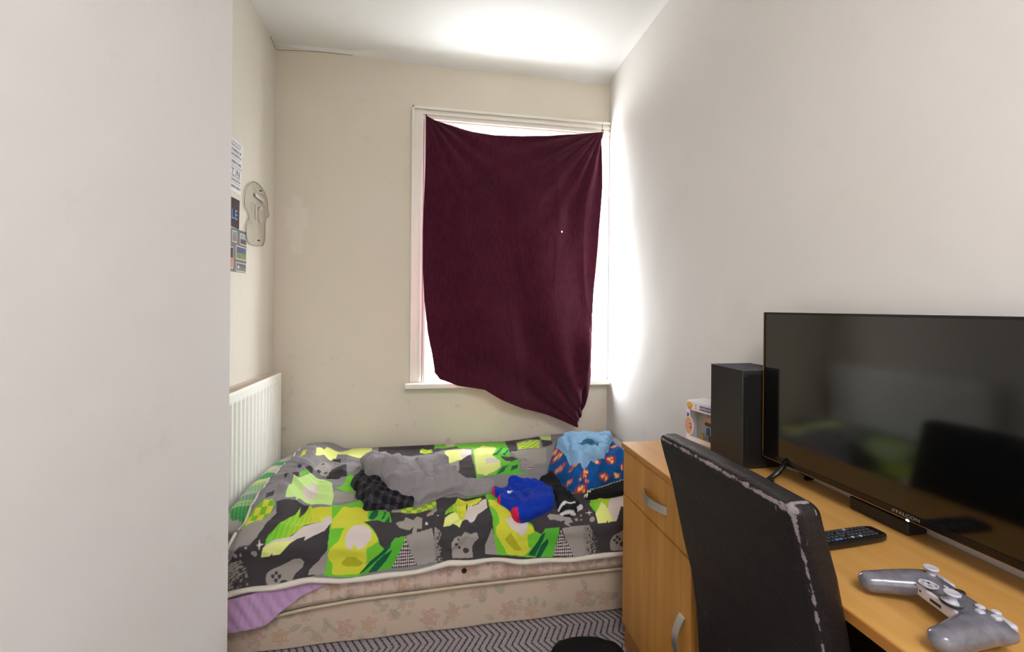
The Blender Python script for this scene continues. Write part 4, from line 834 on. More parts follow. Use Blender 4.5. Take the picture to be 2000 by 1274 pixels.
mp_ = MB().tube([(x - .07, BY0 - .017 - .004 * min(1, max(0, (-.3 - x) / .3)) - 2.06, float(seam_z(x)) + .008 - .17) for x in np.linspace(BX0, BX1, 70)], .0055, 8)
mp_.build('piping', M_pipe, mt, smooth=True)
vh = MB().lathe([(.004, 0), (.0085, .0), (.0095, .002), (.0085, .004), (.0075, .0035), (.0065, .001)], Matrix.Translation((.100 - .07, BY0 - .0175 - 2.06, .236 - .17)) @ Matrix.Rotation(R90, 4, 'X'))
vh.cyl((.03, BY0 - .0185 - 2.06, .066), (.03, BY0 - .0195 - 2.06, .066), .0066, n=14)
vh.build('air_vent', mat('dark_brown_eyelet', (50, 30, 22), .5), mt)

# pillow at the head, half under the duvet
M_print = mat_paint('printed_cotton', .8, sheen=.05, bump=(1100, .12))
nx, ny = 90, 240
u, v = np.meshgrid(np.linspace(0, 1, nx), np.linspace(0, 1, ny), indexing='ij')
px = -.825 + u * .24; py = 1.665 + .03 * u + v * (.83 - .03 * u)
px = px + .035 * np.clip((1.95 - py) / .3, 0, 1) * (1 - u)      # near end narrows in from the radiator
edge = np.minimum(np.minimum(u * .24, (1 - u) * .24), np.minimum(v * .84, (1 - v) * .84))
puff = np.sqrt(1 - (1 - np.clip(edge / .065, 0, 1)) ** 2)
zt = .356 + .106 * puff * (1 - .42 * sstep(2.15, 2.5, py)) - .004 + .006 * (ridge(px * 12, py * 7, 2) - .5) * puff + .004 * fbm(px * 30, py * 18, 4) * puff
zt = np.maximum(zt, .358); zb = .356 + .0 * zt
Vp = np.concatenate([np.stack([px, py, zt], -1).reshape(-1, 3), np.stack([px, py, np.where(edge > 0, zb, zt)], -1).reshape(-1, 3)])
Fp = grid_faces(nx, ny); Fp = np.concatenate([Fp, (Fp + nx * ny)[:, ::-1]])
me = fast_mesh(Vp, Fp, 'pillow')
rgb = np.ones((len(Vp), 3)) * (176, 174, 169)
pc_ = {'1': (86, 156, 92), '2': (150, 198, 112), '3': (196, 210, 120), '4': (80, 160, 92), '5': (140, 196, 128), '6': (128, 168, 132)}
qx, qy = Vp[:, 0], Vp[:, 1]; jx = qx + .006 * (fbm(qx * 60, qy * 60, 1) - .5); jy = qy + .010 * (fbm(qx * 50, qy * 50, 2) - .5)
for c0, f in PILLOW_PRINT: rgb[pip(jx, jy, pairs(f))] = pc_[c0]
st_ = (np.sin(qx * 500 + qy * 160) > .5) & (rgb[:, 1] > rgb[:, 0] + 20); rgb[st_] = rgb[st_] * .82
rgb[nx * ny:] = (170, 168, 163)
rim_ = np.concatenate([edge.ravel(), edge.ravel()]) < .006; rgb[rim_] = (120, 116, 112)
set_paint(me, rgb)
pil = link('pillow', me, M_print); bmv = me
tag(pil, 'grey pillow printed with green leaves beside the radiator, partly under the duvet', 'pillow')

# grey-white sheet end showing under the pillow, and the lilac sheet slipping out below the duvet
lil = [(-.80, .118), (-.80, .225), (-.72, .225), (-.62, .240), (-.54, .262), (-.44, .282), (-.36, .282), (-.30, .262), (-.345, .247), (-.40, .238), (-.46, .215), (-.52, .175), (-.565, .137), (-.60, .128), (-.70, .120)]
u, v = np.meshgrid(np.linspace(-.80, -.30, 190), np.linspace(.105, .29, 70), indexing='ij')
c0 = pip(u, v, lil); d0, bx0, by0 = seg_dist(u, v, lil)
use = c0 | (d0 < .004); uu = np.where(c0, u, bx0); vv = np.where(c0, v, by0)
yy = 1.5655 + .0016 * (np.sin(uu * 150 + vv * 90 + 3 * fbm(uu * 14, vv * 14, 3)) + .3 * np.sin(uu * 330 - vv * 60 + 5 * fbm(uu * 22, vv * 22, 5))) * np.clip(d0 / .01, 0, 1) - .007 * np.clip((.24 - vv) / .1, 0, 1) - .010 * np.clip((-.35 - uu) / .3, 0, 1)
idx = np.arange(u.size).reshape(u.shape); F0 = grid_faces(*u.shape); ok = use.ravel()[F0].all(1)
Vl = np.stack([uu, yy, vv], -1).reshape(-1, 3); F0 = F0[ok]
keep, inv_ = np.unique(F0, return_inverse=True)
lilac = link('bed_sheet', fast_mesh(Vl[keep], inv_.reshape(F0.shape), 'bed_sheet'), mat('lilac_cotton', (186, 148, 188), .8, sheen=.2, bump=(600, .15)))
sl = lilac.modifiers.new('thickness', 'SOLIDIFY'); sl.thickness = .0025; sl.offset = 0
tag(lilac, 'pleated lilac sheet slipping out from under the duvet over the mattress side', 'sheet')

# duvet
def duvet_disp(u, v):
    w = sstep(0, .06, v) * (1 - .5 * sstep(.93, 1.02, v))
    left = 1 - sstep(-.45, -.1, u)
    d = .013 * (ridge(u * 4.5, v * 6.5, 11) - .45) + .009 * (ridge(u * 11, v * 15, 17) - .4) * (1 - .6 * sstep(.93, 1.0, v))
    d = d + (.022 * left * sstep(.0, .2, v) * (1 - sstep(.62, .8, v))) * (ridge(u * 3.0 + v * 2, v * 17 - u * 5, 12) - .35)
    d = d + .020 * np.exp(-((u - .13) / .13) ** 2 - ((v - .86) / .09) ** 2) * (ridge(u * 16, v * 12, 14) - .3)
    d = d + .018 * np.exp(-((u - .45) / .22) ** 2 - ((v - .5) / .16) ** 2) * (ridge(u * 7 - v * 6, v * 20 + u * 6, 15) - .3)
    for pts, amp, wd in DUVET_FOLDS:
        dd, _, _ = seg_dist(u, v, pairs(pts), False); d = d + amp * np.exp(-(dd / wd) ** 2)
    d = d + .003 * fbm(u * 30, v * 30, 16, 3)
    return (d * w + .006)
def duvet_n(v):
    a = np.clip((v - (YB - YF - RC)) / RC, 0, math.pi / 2); return -np.sin(a), np.cos(a)
def on_duvet(u, v, h):
    x, y, z = duvet_surf(u, v); ny_, nz_ = duvet_n(v)
    return x, y + ny_ * h, z + nz_ * h
DUVET_FOLDS = [([-.70,.74,-.62,.70,-.52,.745,-.44,.775,-.36,.79], .016, .022), ([-.66,.87,-.45,.86,-.30,.90,-.15,.885], .008, .018), ([-.60,.93,-.40,.935,-.28,.955], .007, .016),
               ([-.62,.30,-.50,.34,-.42,.33], .012, .018), ([-.66,.40,-.55,.45,-.44,.44], .012, .016), ([-.66,.50,-.56,.55,-.45,.56,-.40,.53], .013, .016), ([-.66,.60,-.56,.65,-.45,.68], .010, .016),
               ([.02,.90,.10,.87,.16,.93], -.012, .014), ([.05,.97,.12,.92,.20,.90], .010, .014), ([.08,.82,.16,.80,.22,.83], .012, .012)]
n = (860, 500)
u, v = np.meshgrid(np.linspace(-.680, 1.035, n[0]), np.linspace(0, VMAX, n[1]), indexing='ij')
disp = duvet_disp(u, v)
x, y, z = on_duvet(u, v, disp)
hemw = .003 * np.sin(u * 11) + .002 * np.sin(u * 31 + 1) ; z = z + hemw * sstep(.99, 1.06, v); y = y - .006 * np.sin(u * 13 + 1) * sstep(.97, 1.06, v) * (u > -.9) - .004 * sstep(.99, 1.06, v)
Vd = np.stack([x, y, z], -1).reshape(-1, 3)
me = fast_mesh(Vd, grid_faces(*n)[:, ::-1], 'duvet_cover')
uu, vv = u.ravel(), v.ravel()
rgb = np.ones((len(uu), 3)) * PAL['G']
front_dark = vv > .8; rgb[:] = PAL['g']
for c0, f in DUVET_PRINT:
    P_ = pairs(f); a = np.array(P_); bb = (uu > a[:, 0].min() - .01) & (uu < a[:, 0].max() + .01) & (vv > a[:, 1].min() - .01) & (vv < a[:, 1].max() + .01)
    ii = np.nonzero(bb)[0]
    if not len(ii): continue
    mk = pip(uu[ii], vv[ii], P_); ii = ii[mk]
    if c0 == 'T':    # tartan leaf
        ch = ((np.floor(uu[ii] / .020) + np.floor(vv[ii] / .022)) % 2)[:, None]
        rgb[ii] = np.where(ch > 0, np.array((112, 180, 44)), np.array((204, 200, 70)))
    elif c0 == 'R':  # green fading to yellow in bars
        q = (uu[ii] - a[:, 0].min()) / (np.ptp(a[:, 0]) + 1e-6); bar = (np.sin(uu[ii] * 420) > 0)
        k = np.clip(q * 1.3 + np.where(bar, .12, -.12), 0, 1)[:, None]; rgb[ii] = np.array((98, 182, 46)) * (1 - k) + np.array((204, 204, 58)) * k
    elif c0 == 'H':  # little black and white trellis
        ch = ((np.floor((uu[ii] + vv[ii] * .6) / .0075) + np.floor((uu[ii] - vv[ii] * .6) / .0075)) % 2)[:, None]
        rgb[ii] = np.where(ch > 0, np.array((46, 40, 44)), np.array((196, 182, 178)))
    elif c0 == 'S':  # spray of dots, dense to sparse
        q = (uu[ii] - a[:, 0].min()) / (np.ptp(a[:, 0]) + 1e-6); nz_ = vnoise(uu[ii] * 260, vv[ii] * 260, 5)
        rgb[ii] = np.where((nz_ > q * .9 + .05)[:, None], np.array((140, 134, 128)), np.array(PAL['K']))
    elif c0 in PAL: rgb[ii] = PAL[c0]
rgb[(vv > VMAX - .014)] = (204, 196, 182)
rgb[vv > VMAX - .005] = (214, 206, 192)
set_paint(me, rgb)
duv = empty('duvet', (.15, 2.05, .42), label='grey and lime green patterned duvet covering the whole bed', cat='duvet')
me.transform(Matrix.Translation((-.15, -2.05, -.42)))
dc = link('printed_cover', me, M_print, duv)
sl = dc.modifiers.new('thickness', 'SOLIDIFY'); sl.thickness = .012; sl.offset = -1
j = n[1] - 1; hv = Vd.reshape(n[0], n[1], 3)[::6, -1]
hm = MB().tube([(p[0] - .15, p[1] + .001 - 2.05, p[2] - .42 + .003 + .0015 * math.sin(p[0] * 37)) for p in hv], [.0088 + .0015 * math.sin(p[0] * 23) for p in hv], 10)
he = Vd.reshape(n[0], n[1], 3)[0, ::6]; hm.tube([(p[0] - .15, p[1] - 2.05, p[2] - .42 - .004) for p in he], .0065, 8)
hm.build('rolled_hem', mat('white_cotton_hem', (216, 208, 194), .8, sheen=.2, bump=(300, .3)), duv, smooth=True)

# ================================================================ CLOTHES ON THE BED
def fold_field(u, v, folds):
    d = np.zeros(np.shape(u))
    for pts, amp, wd in folds:
        dd, _, _ = seg_dist(u, v, pairs(pts), False); d = d + amp * np.exp(-(dd / wd) ** 2)
    return d
def make_height(edge, thick, r, folds, wr, seed, under=None, flat=0):
    def H(u, v):
        ins = pip(u, v, edge); d, _, _ = seg_dist(u, v, edge); d = np.where(ins, d, 0)
        f = np.sin(np.clip(d / r, 0, 1) * math.pi / 2)
        fade = np.clip(d / (r * .5), 0, 1); deep = sstep(r * .35, r * 1.1, d)
        h = thick * f + fade * fold_field(u, v, folds) + deep * (wr * 1.6 * (ridge(u * 6 + v * 3, v * 8 - u * 2, seed) - .5) + wr * .7 * (ridge(u * 17, v * 15, seed + 1) - .5))
        return np.where(ins, np.maximum(h, .002), 0)
    return H
def total(u, v, hs):
    """height over the duvet of a stack of garments"""
    b0 = duvet_disp(u, v)
    for h in hs: b0 = b0 + h(u, v)
    return b0
def garment(name, edge, hs, own, paint, m, label, cat, step=.0045, parent=None, thin=.002, wrinkle=(.007, 7, .5, 1)):
    a = np.array(edge); u, v = np.meshgrid(np.arange(a[:, 0].min() - step, a[:, 0].max() + step * 2, step), np.arange(a[:, 1].min() - step, a[:, 1].max() + step * 2, step), indexing='ij')
    ins = pip(u, v, edge); d, bx, by = seg_dist(u, v, edge)
    F = grid_faces(*u.shape); F = F[ins.ravel()[F].any(1)]
    insin = ins & (d > step * .15); u = np.where(insin, u, bx); v = np.where(insin, v, by)
    keep, inv_ = np.unique(F, return_inverse=True); F = inv_.reshape(F.shape)
    uu, vv = u.ravel()[keep], v.ravel()[keep]; insk = insin.ravel()[keep]
    base = total(uu, vv, hs)
    # soften what lies below so that the cloth bridges small hollows
    top = base + np.where(insk, own(uu, vv), 0) + thin
    X0, Y0_, Z0_ = on_duvet(uu, vv, top); X1, Y1_, Z1_ = on_duvet(uu, vv, np.where(insk, base + thin * .5, top))
    Vt = np.concatenate([np.stack([X0, Y0_, Z0_], -1), np.stack([X1, Y1_, Z1_], -1)]); nT = len(uu)
    # welded rim: underside reuses the rim vertices of the top
    Fb = F[:, ::-1] + nT; Fb = np.where(insk[np.clip(Fb - nT, 0, nT - 1)], Fb, Fb - nT)
    # wrinkles pushed out along the cloth's own normal, so steep sides crease as well as the top
    A_, B_, C_, D_ = (Vt[F[:, ::-1][:, k]] for k in range(4)); fn_ = np.cross(C_ - A_, D_ - B_); N_ = np.zeros((nT, 3))
    for k in range(4): np.add.at(N_, F[:, k], fn_)
    N_ /= np.linalg.norm(N_, axis=1, keepdims=True) + 1e-12
    if N_[:, 2].mean() < 0: N_ = -N_
    amp, fq, ang_, sd_ = wrinkle; p_, q_ = Vt[:nT, 0], Vt[:nT, 1] * .8 + Vt[:nT, 2] * 1.2
    a_ = p_ * math.cos(ang_) + q_ * math.sin(ang_); b_ = -p_ * math.sin(ang_) + q_ * math.cos(ang_)
    w_ = ridge(a_ * fq * .55, b_ * fq * 1.5, 60 + sd_) ** 3 + .5 * ridge(a_ * fq * 1.7 + 3, b_ * fq * 2.6, 61 + sd_) ** 2
    dedge, _, _ = seg_dist(uu, vv, edge); w_ = w_ * amp * sstep(.0, .012, dedge)
    Vt[:nT] += N_ * w_[:, None]
    me = fast_mesh(Vt, np.concatenate([F[:, ::-1], Fb[:, ::1]]), name)
    bm = bmesh.new(); bm.from_mesh(me); bmesh.ops.delete(bm, geom=[q for q in bm.verts if not q.link_faces], context='VERTS')
    bm.to_mesh(me); bm.free(); 
    co = np.empty(len(me.vertices) * 3, np.float32); me.vertices.foreach_get('co', co)
    me.shade_smooth()
    full = np.concatenate([np.arange(nT), np.arange(nT)])
    used = np.zeros(len(Vt), bool); used[np.unique(np.concatenate([F[:, ::-1], Fb]).ravel())] = True
    ku, kv = uu[full[used]], vv[full[used]]
    if len(ku) == len(me.vertices): set_paint(me, paint(ku, kv, Vt[used]))
    return tag(link(name, me, m, parent), label, cat)
def flatcol(c, prints=(), pal=None, noise=0):
    def f(u, v, P3=None):
        rgb = np.ones((len(u), 3)) * c
        if noise: rgb = rgb * (1 + noise * (fbm(u * 120, v * 120, 3)[:, None] - .5))
        for k, p in prints: rgb[pip(u, v, pairs(p))] = pal[k]
        return rgb
    return f
M_fleece = mat_paint('grey_fleece', .95, sheen=.15, bump=(500, .4))
M_jersey = mat_paint('soft_cotton', .85, sheen=.04, bump=(900, .2))
M_black = mat_paint('black_cotton', .8, sheen=.03, bump=(700, .2))

PL = chaikin(PLAID_EDGE, 1); HO = chaikin(HOOD_EDGE, 1)
H_plaid = make_height(PL, .034, .03, PLAID_FOLDS, .012, 31)
def plaid(u, v, P3=None):
    g1 = (np.sin(u * 190 + v * 40) > .35).astype(float); g2 = (np.sin(v * 210 - u * 50) > .35).astype(float)
    return np.array((22, 21, 24.)) + (g1 + g2)[:, None] * np.array((22, 22, 24.))
garment('pyjama_trousers', PL, [], H_plaid, plaid, M_black, 'crumpled black and grey checked pyjamas under the grey fleece top', 'pyjamas', wrinkle=(.008, 11, -.4, 1), step=.003)
H_hood = make_height(HO, .062, .040, HOOD_FOLDS, .006, 33)
H_hood2 = lambda u, v: H_hood(u, v) * (1 - .55 * sstep(.07, .13, u))
garment('fleece_top', HO, [H_plaid], H_hood2, flatcol((142, 136, 139), noise=.08), M_fleece, 'crumpled grey fleece top with one sleeve stretched out, heaped in the middle of the bed', 'fleece top', wrinkle=(.015, 7, .9, 2), step=.003)

SH = chaikin(SHIRT_EDGE, 1); SO = chaikin(SHORTS_EDGE, 1)
H_shorts = make_height(SO, .020, .022, SHORTS_FOLDS, .005, 41)
garment('shorts', SO, [], H_shorts, flatcol((26, 25, 27), SHORTS_PRINT, dict(W=(214, 212, 214))), M_black, 'folded black shorts with double white hem stripes beside the royal blue shirt', 'shorts', wrinkle=(.005, 10, 1.2, 3), step=.003)
H_shirt = make_height(SH, .026, .016, SHIRT_FOLDS, .009, 43)
garment('football_shirt', SH, [H_shorts], H_shirt, flatcol((10, 50, 162), SHIRT_PRINT, dict(R=(206, 32, 70), W=(222, 222, 226))), M_jersey, 'royal blue shirt with red trimmed sleeves and small white crest near the bed edge', 'shirt', wrinkle=(.009, 10, .5, 4), step=.003)
KN = chaikin(KNIT_EDGE, 1)
H_knit = make_height(KN, .016, .014, [], .003, 45)
def knit(u, v, P3=None):
    rgb = np.ones((len(u), 3)) * (20, 19, 20)
    d, _, _ = seg_dist(u, v, [KNIT_EDGE[0], KNIT_EDGE[1], KNIT_EDGE[2], KNIT_EDGE[3], KNIT_EDGE[4]], False)
    z_ = np.abs(((u * 60) % 1) - .5) * .018
    rgb[(np.abs(d - .012 - z_) < .0035)] = (196, 190, 172)
    return rgb
garment('knitted_jumper', KN, [], H_knit, knit, M_black, 'black knitted garment with a cream zigzag band, lowest in the clothes pile by the cabinet', 'jumper', wrinkle=(.003, 9, .2, 5), step=.003)
SU = chaikin(SUPER_EDGE, 1)
H_super = make_height(SU, .122, .055, SUPER_FOLDS, .008, 47)
def shields(u, v, P3):
    """scattered red shield shapes with cream strokes, laid out along the cloth itself"""
    rgb = np.ones((len(u), 3)) * (18, 84, 150); q1 = P3[:, 0]; q2 = P3[:, 1] + P3[:, 2]
    for cx, cy, a, b_, r in SHIELDS:
        c_, s_ = math.cos(r), math.sin(r); e1 = ((q1 - cx) * c_ + (q2 - cy) * s_) / a; e2 = (-(q1 - cx) * s_ + (q2 - cy) * c_) / b_
        near = (np.abs(e1) < 1.3) & (np.abs(e2) < 1.3)
        for col, P_ in (((202, 34, 44), [(-.6, .9), (.6, .9), (1, .3), (.75, -.4), (0, -1), (-.75, -.4), (-1, .3)]),
                        ((238, 216, 140), [(-.55, .55), (.5, .65), (.55, .35), (-.05, .30), (-.1, .08), (.5, -.1), (.35, -.5), (0, -.75), (-.35, -.45), (.1, -.35), (.12, -.15), (-.5, .0), (-.62, .3)])):
            m_ = near & pip(e1, e2, P_); rgb[m_] = col
    return rgb
garment('pyjama_bottoms', SU, [H_knit], H_super, shields, M_jersey, 'bright blue garment printed with red and cream shield motifs, under the pale blue shirt', 'pyjamas', wrinkle=(.009, 9, 1.1, 6), step=.003)
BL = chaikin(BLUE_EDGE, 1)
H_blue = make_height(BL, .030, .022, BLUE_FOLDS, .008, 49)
garment('pale_blue_shirt', BL, [H_knit, H_super], H_blue, flatcol((138, 182, 218), OPENING_SHADE, dict(L=(52, 100, 130))), M_jersey, 'crumpled pale blue shirt on top of the clothes pile by the cabinet', 'shirt', wrinkle=(.010, 9, -.5, 7), thin=.008, step=.003)

# tan cushion wedged behind the pile, against the cabinet end
u0, v0 = .960, .585; cx_, cy_, cz_ = [float(q) for q in on_duvet(u0, v0, .045)]
cu_ = MB().rbox((.11, .13, .095), .040, c=(cx_, cy_, cz_ + .008), n=4, k=5)
tag(cu_.build('cushion', mat('tan_plush', (150, 108, 78), .9, sheen=.4, bump=(300, .4)), smooth=True), 'small tan cushion mostly hidden behind the clothes pile at the right end of the bed', 'cushion')

# ================================================================ DESK WITH CUPBOARD
M_wood_y = mat_wood('beech_laminate_top', (198, 150, 84), (184, 134, 68), 'Y')
M_wood_z = mat_wood('beech_laminate_front', (196, 142, 68), (178, 122, 52), 'Z')
M_edge = mat_wood('beech_edging', (178, 120, 54), (160, 104, 44), 'Y')
M_satin = mat('satin_metal', (196, 194, 190), .38, metal=.85)
DX, DT = .655, .735
desk = empty('desk', (.85, .80, 0), label='beech effect desk with drawer and cupboard along the right wall', cat='desk')
def dchild(name, mb, m, parent=None, **k):
    for i, v in enumerate(mb.v): mb.v[i] = (v[0] - .85, v[1] - .80, v[2])
    return mb.build(name, m, parent or desk, **k)
dchild('desktop', MB().box((DX, .12, DT - .019), (RW - .003, 1.440, DT)), M_wood_y, bevel=.0015)
dchild('edging', MB().box((DX - .0012, .121, DT - .0180), (DX + .0002, 1.439, DT - .001)), M_edge)
CY0, CY1 = 1.012, 1.432
dchild('side_panel', MB().box((DX + .020, CY1 - .018, 0), (RW - .006, CY1, DT - .019)), M_wood_z)
dchild('side_panel', MB().box((DX + .020, CY0, 0), (RW - .006, CY0 + .018, DT - .019)), M_wood_z)
dchild('side_panel', MB().box((DX + .020, .13, 0), (RW - .006, .148, DT - .019)), M_wood_z)
dchild('back_panel', MB().box((RW - .03, .148, .35), (RW - .018, CY0, DT - .019)), M_wood_z)
dchild('cupboard_floor', MB().box((DX + .022, CY0 + .018, .075), (RW - .008, CY1 - .018, .093)), M_wood_z)
dchild('plinth', MB().box((DX + .012, CY0 + .004, 0), (DX + .0195, CY1 - .004, .088)), M_edge, bevel=.001)
def bow_handle(parent, c, vertical):
    """flat bowed strip handle, bulging towards -X"""
    n = 22; V = []; F = []
    for i in range(n):
        t = i / (n - 1); s_ = (t - .5) * .136; out = -.024 * math.sin(math.pi * t) ** .8 - .001; w_ = .0125
        for (o, th) in ((-w_, 0), (w_, 0), (w_, .0028), (-w_, .0028)):
            p = (out + th, o, s_) if vertical else (out + th, s_, o); V.append((c[0] + p[0] - .85, c[1] + p[1] - .80, c[2] + p[2]))
    for i in range(n - 1):
        for k in range(4): F.append((i * 4 + k, i * 4 + (k + 1) % 4, i * 4 + 4 + (k + 1) % 4, i * 4 + 4 + k))
    F += [(0, 1, 2, 3), tuple(range(4 * n - 4, 4 * n))[::-1]]
    me = mesh(V, F, 'handle'); bm = bmesh.new(); bm.from_mesh(me); bmesh.ops.recalc_face_normals(bm, faces=bm.faces); bm.to_mesh(me); bm.free()
    me.shade_smooth(); me.set_sharp_from_angle(angle=.7)
    return tag(link('handle', me, M_satin, parent), 'satin metal bow handle')
drawer = dchild('drawer', MB().box((DX + .004, CY0 + .001, .556), (DX + .0195, CY1 - .001, DT - .0225)), M_wood_z, bevel=.0015)
bow_handle(drawer, (DX + .004, 1.205, .628), False)
door = dchild('door', MB().box((DX + .004, CY0 + .001, .092), (DX + .0195, CY1 - .001, .5525)), M_wood_z, bevel=.0015)
bow_handle(door, (DX + .004, 1.052, .318), True)

# ================================================================ DINING CHAIR
def mat_leather():
    m = mat('worn_black_leather', (38, 31, 31), .42, spec=.32)
    nt = m.node_tree; b = nt.nodes['Principled BSDF']; L = nt.links.new
    tc = nt.nodes.new('ShaderNodeTexCoord'); a = nt.nodes.new('ShaderNodeAttribute'); a.attribute_name = 'wear'
    n1 = nt.nodes.new('ShaderNodeTexNoise'); n1.inputs['Scale'].default_value = 55; n1.inputs['Detail'].default_value = 6; n1.inputs['Roughness'].default_value = .65
    L(tc.outputs['Object'], n1.inputs['Vector'])
    ad = nt.nodes.new('ShaderNodeMath'); ad.operation = 'ADD'; L(a.outputs['Fac'], ad.inputs[0]); L(n1.outputs['Fac'], ad.inputs[1])
    r = nt.nodes.new('ShaderNodeMapRange'); r.inputs['From Min'].default_value = 1.0; r.inputs['From Max'].default_value = 1.07; L(ad.outputs[0], r.inputs['Value'])
    # little nicks and specks all over
    mp = nt.nodes.new('ShaderNodeMapping'); mp.inputs['Scale'].default_value = (70, 70, 26); L(tc.outputs['Object'], mp.inputs[0])
    n2 = nt.nodes.new('ShaderNodeTexNoise'); n2.inputs['Scale'].default_value = 1.6; n2.inputs['Detail'].default_value = 3; L(mp.outputs[0], n2.inputs['Vector'])
    r2 = nt.nodes.new('ShaderNodeMapRange'); r2.inputs['From Min'].default_value = .69; r2.inputs['From Max'].default_value = .76; r2.inputs['To Max'].default_value = .6; L(n2.outputs['Fac'], r2.inputs['Value'])
    mxx = nt.nodes.new('ShaderNodeMath'); mxx.operation = 'MAXIMUM'; L(r.outputs[0], mxx.inputs[0]); L(r2.outputs[0], mxx.inputs[1])
    mx = nt.nodes.new('ShaderNodeMix'); mx.data_type = 'RGBA'; L(mxx.outputs[0], mx.inputs[0]); mx.inputs[6].default_value = lin((24, 19, 19)) + (1,); mx.inputs[7].default_value = lin((128, 116, 117)) + (1,)
    L(mx.outputs[2], b.inputs['Base Color'])
    rr = nt.nodes.new('ShaderNodeMapRange'); rr.inputs['To Min'].default_value = .38; rr.inputs['To Max'].default_value = .8; L(mxx.outputs[0], rr.inputs['Value']); L(rr.outputs[0], b.inputs['Roughness'])
    n3 = nt.nodes.new('ShaderNodeTexVoronoi'); n3.inputs['Scale'].default_value = 420; L(tc.outputs['Object'], n3.inputs['Vector'])
    n4 = nt.nodes.new('ShaderNodeTexNoise'); n4.inputs['Scale'].default_value = 22; n4.inputs['Detail'].default_value = 5; L(tc.outputs['Object'], n4.inputs['Vector'])
    sm = nt.nodes.new('ShaderNodeMath'); sm.operation = 'MULTIPLY_ADD'; L(n4.outputs['Fac'], sm.inputs[0]); sm.inputs[1].default_value = 3.0; L(n3.outputs['Distance'], sm.inputs[2])
    s2 = nt.nodes.new('ShaderNodeMath'); s2.operation = 'MULTIPLY_ADD'; L(mxx.outputs[0], s2.inputs[0]); s2.inputs[1].default_value = -.8; L(sm.outputs[0], s2.inputs[2])
    bp = nt.nodes.new('ShaderNodeBump'); bp.inputs['Strength'].default_value = .28; bp.inputs['Distance'].default_value = .004; L(s2.outputs[0], bp.inputs['Height']); L(bp.outputs['Normal'], b.inputs['Normal'])
    return m
M_leather = mat_leather()
CW, CT, CTOP, CBOT = .398, .056, .9125, .335
chair = empty('dining_chair', (.82, .775, 0), label='worn black leather high-back dining chair pushed up to the desk', cat='chair')
prof_z = [.30, .357, .475, .572, .645, .79, .863, .91]; prof_x = [.653, .649, .641, .627, .607, .574, .551, .538]
V, F = rbox_vf((CT, CW, CTOP - CBOT), .019, n=(6, 60, 90), k=6)
ww = CW / 2
z = V[:, 2] + (CTOP + CBOT) / 2; yl = V[:, 1]; xl = V[:, 0]
# upholstery: slightly crowned top, soft cushioned faces
z = z + .004 * np.cos(yl / ww * 1.4) * np.clip((z - .85) / .06, 0, 1)
taper = 1 - .02 * np.clip((.6 - z) / .3, 0, 1)
face = np.clip(1 - (np.abs(yl) / ww) ** 6, 0, 1) * np.clip(1 - (np.abs(V[:, 2]) / ((CTOP - CBOT) / 2)) ** 10, 0, 1)
xn = xl * (1 + .10 * face) + np.interp(z, prof_z, prof_x) + CT / 2
th = math.atan2(.012, .39)
xw = xn + yl * -math.sin(th); yw = .770 + yl * taper * math.cos(th)
me = mesh(np.stack([xw - .82, yw - .775, z], -1), F, 'backrest', True)
# wear along the piped edges of the rear face and across the corners
din = np.minimum(ww - np.abs(yl), (CTOP - CBOT) / 2 - V[:, 2]); dback = xl + CT / 2
edge_d = np.hypot(np.maximum(din - .008, 0), np.maximum(dback - .010, 0))
top_d = np.hypot(np.abs((CTOP - CBOT) / 2 - V[:, 2] - .010), np.maximum(dback - .006, 0)); side_d = np.hypot(np.abs(ww - np.abs(yl) - .008), np.maximum(dback - .006, 0))
wear = .62 * np.exp(-(top_d / .0068) ** 2) + .55 * np.exp(-(side_d / .0045) ** 2)
crn = np.hypot(ww + yl - .010, (CTOP - CBOT) / 2 - V[:, 2] - .012); wear += .34 * np.exp(-(crn / .022) ** 2) * (xl < .012)
wear += .48 * np.exp(-(np.hypot((CTOP - CBOT) / 2 - V[:, 2] - .038 - .01 * np.sin(yl * 30), np.maximum(dback - .003, 0)) / .0030) ** 2) * (yl > -.1)
wear += .50 * np.exp(-((ww + yl - .014) / .004) ** 2) * (np.abs((CTOP - CBOT) / 2 - V[:, 2]) < .012)
at = me.attributes.new('wear', 'FLOAT', 'POINT'); at.data.foreach_set('value', np.clip(wear, 0, .66).astype(np.float32))
br = link('backrest', me, M_leather, chair)
def cchild(name, mb, m, **k):
    for i, v in enumerate(mb.v): mb.v[i] = (v[0] - .82, v[1] - .775, v[2])
    return mb.build(name, m, chair, **k)
cchild('seat', MB().rbox((.345, .405, .085), .022, c=(.876, .772, .448), n=6, k=4), M_leather, smooth=True)
M_leg = mat('dark_wood_legs', (38, 26, 20), .45)
for sx_, sy_ in ((-1, -1), (-1, 1), (1, -1), (1, 1)):
    x0 = .675 if sx_ < 0 else 1.005; y0 = .772 + sy_ * .175; kx = -.030 if sx_ < 0 else 0
    lg = MB(); a, b_ = .019, .014
    Vv = [(x0 + kx + dx * b_, y0 + dy * b_, 0) for dx, dy in ((-1, -1), (1, -1), (1, 1), (-1, 1))] + [(x0 + dx * a, y0 + dy * a, .415) for dx, dy in ((-1, -1), (1, -1), (1, 1), (-1, 1))]
    lg.add(Vv, [(3, 2, 1, 0), (4, 5, 6, 7), (0, 1, 5, 4), (1, 2, 6, 5), (2, 3, 7, 6), (3, 0, 4, 7)]); cchild('leg', lg, M_leg, bevel=.002)

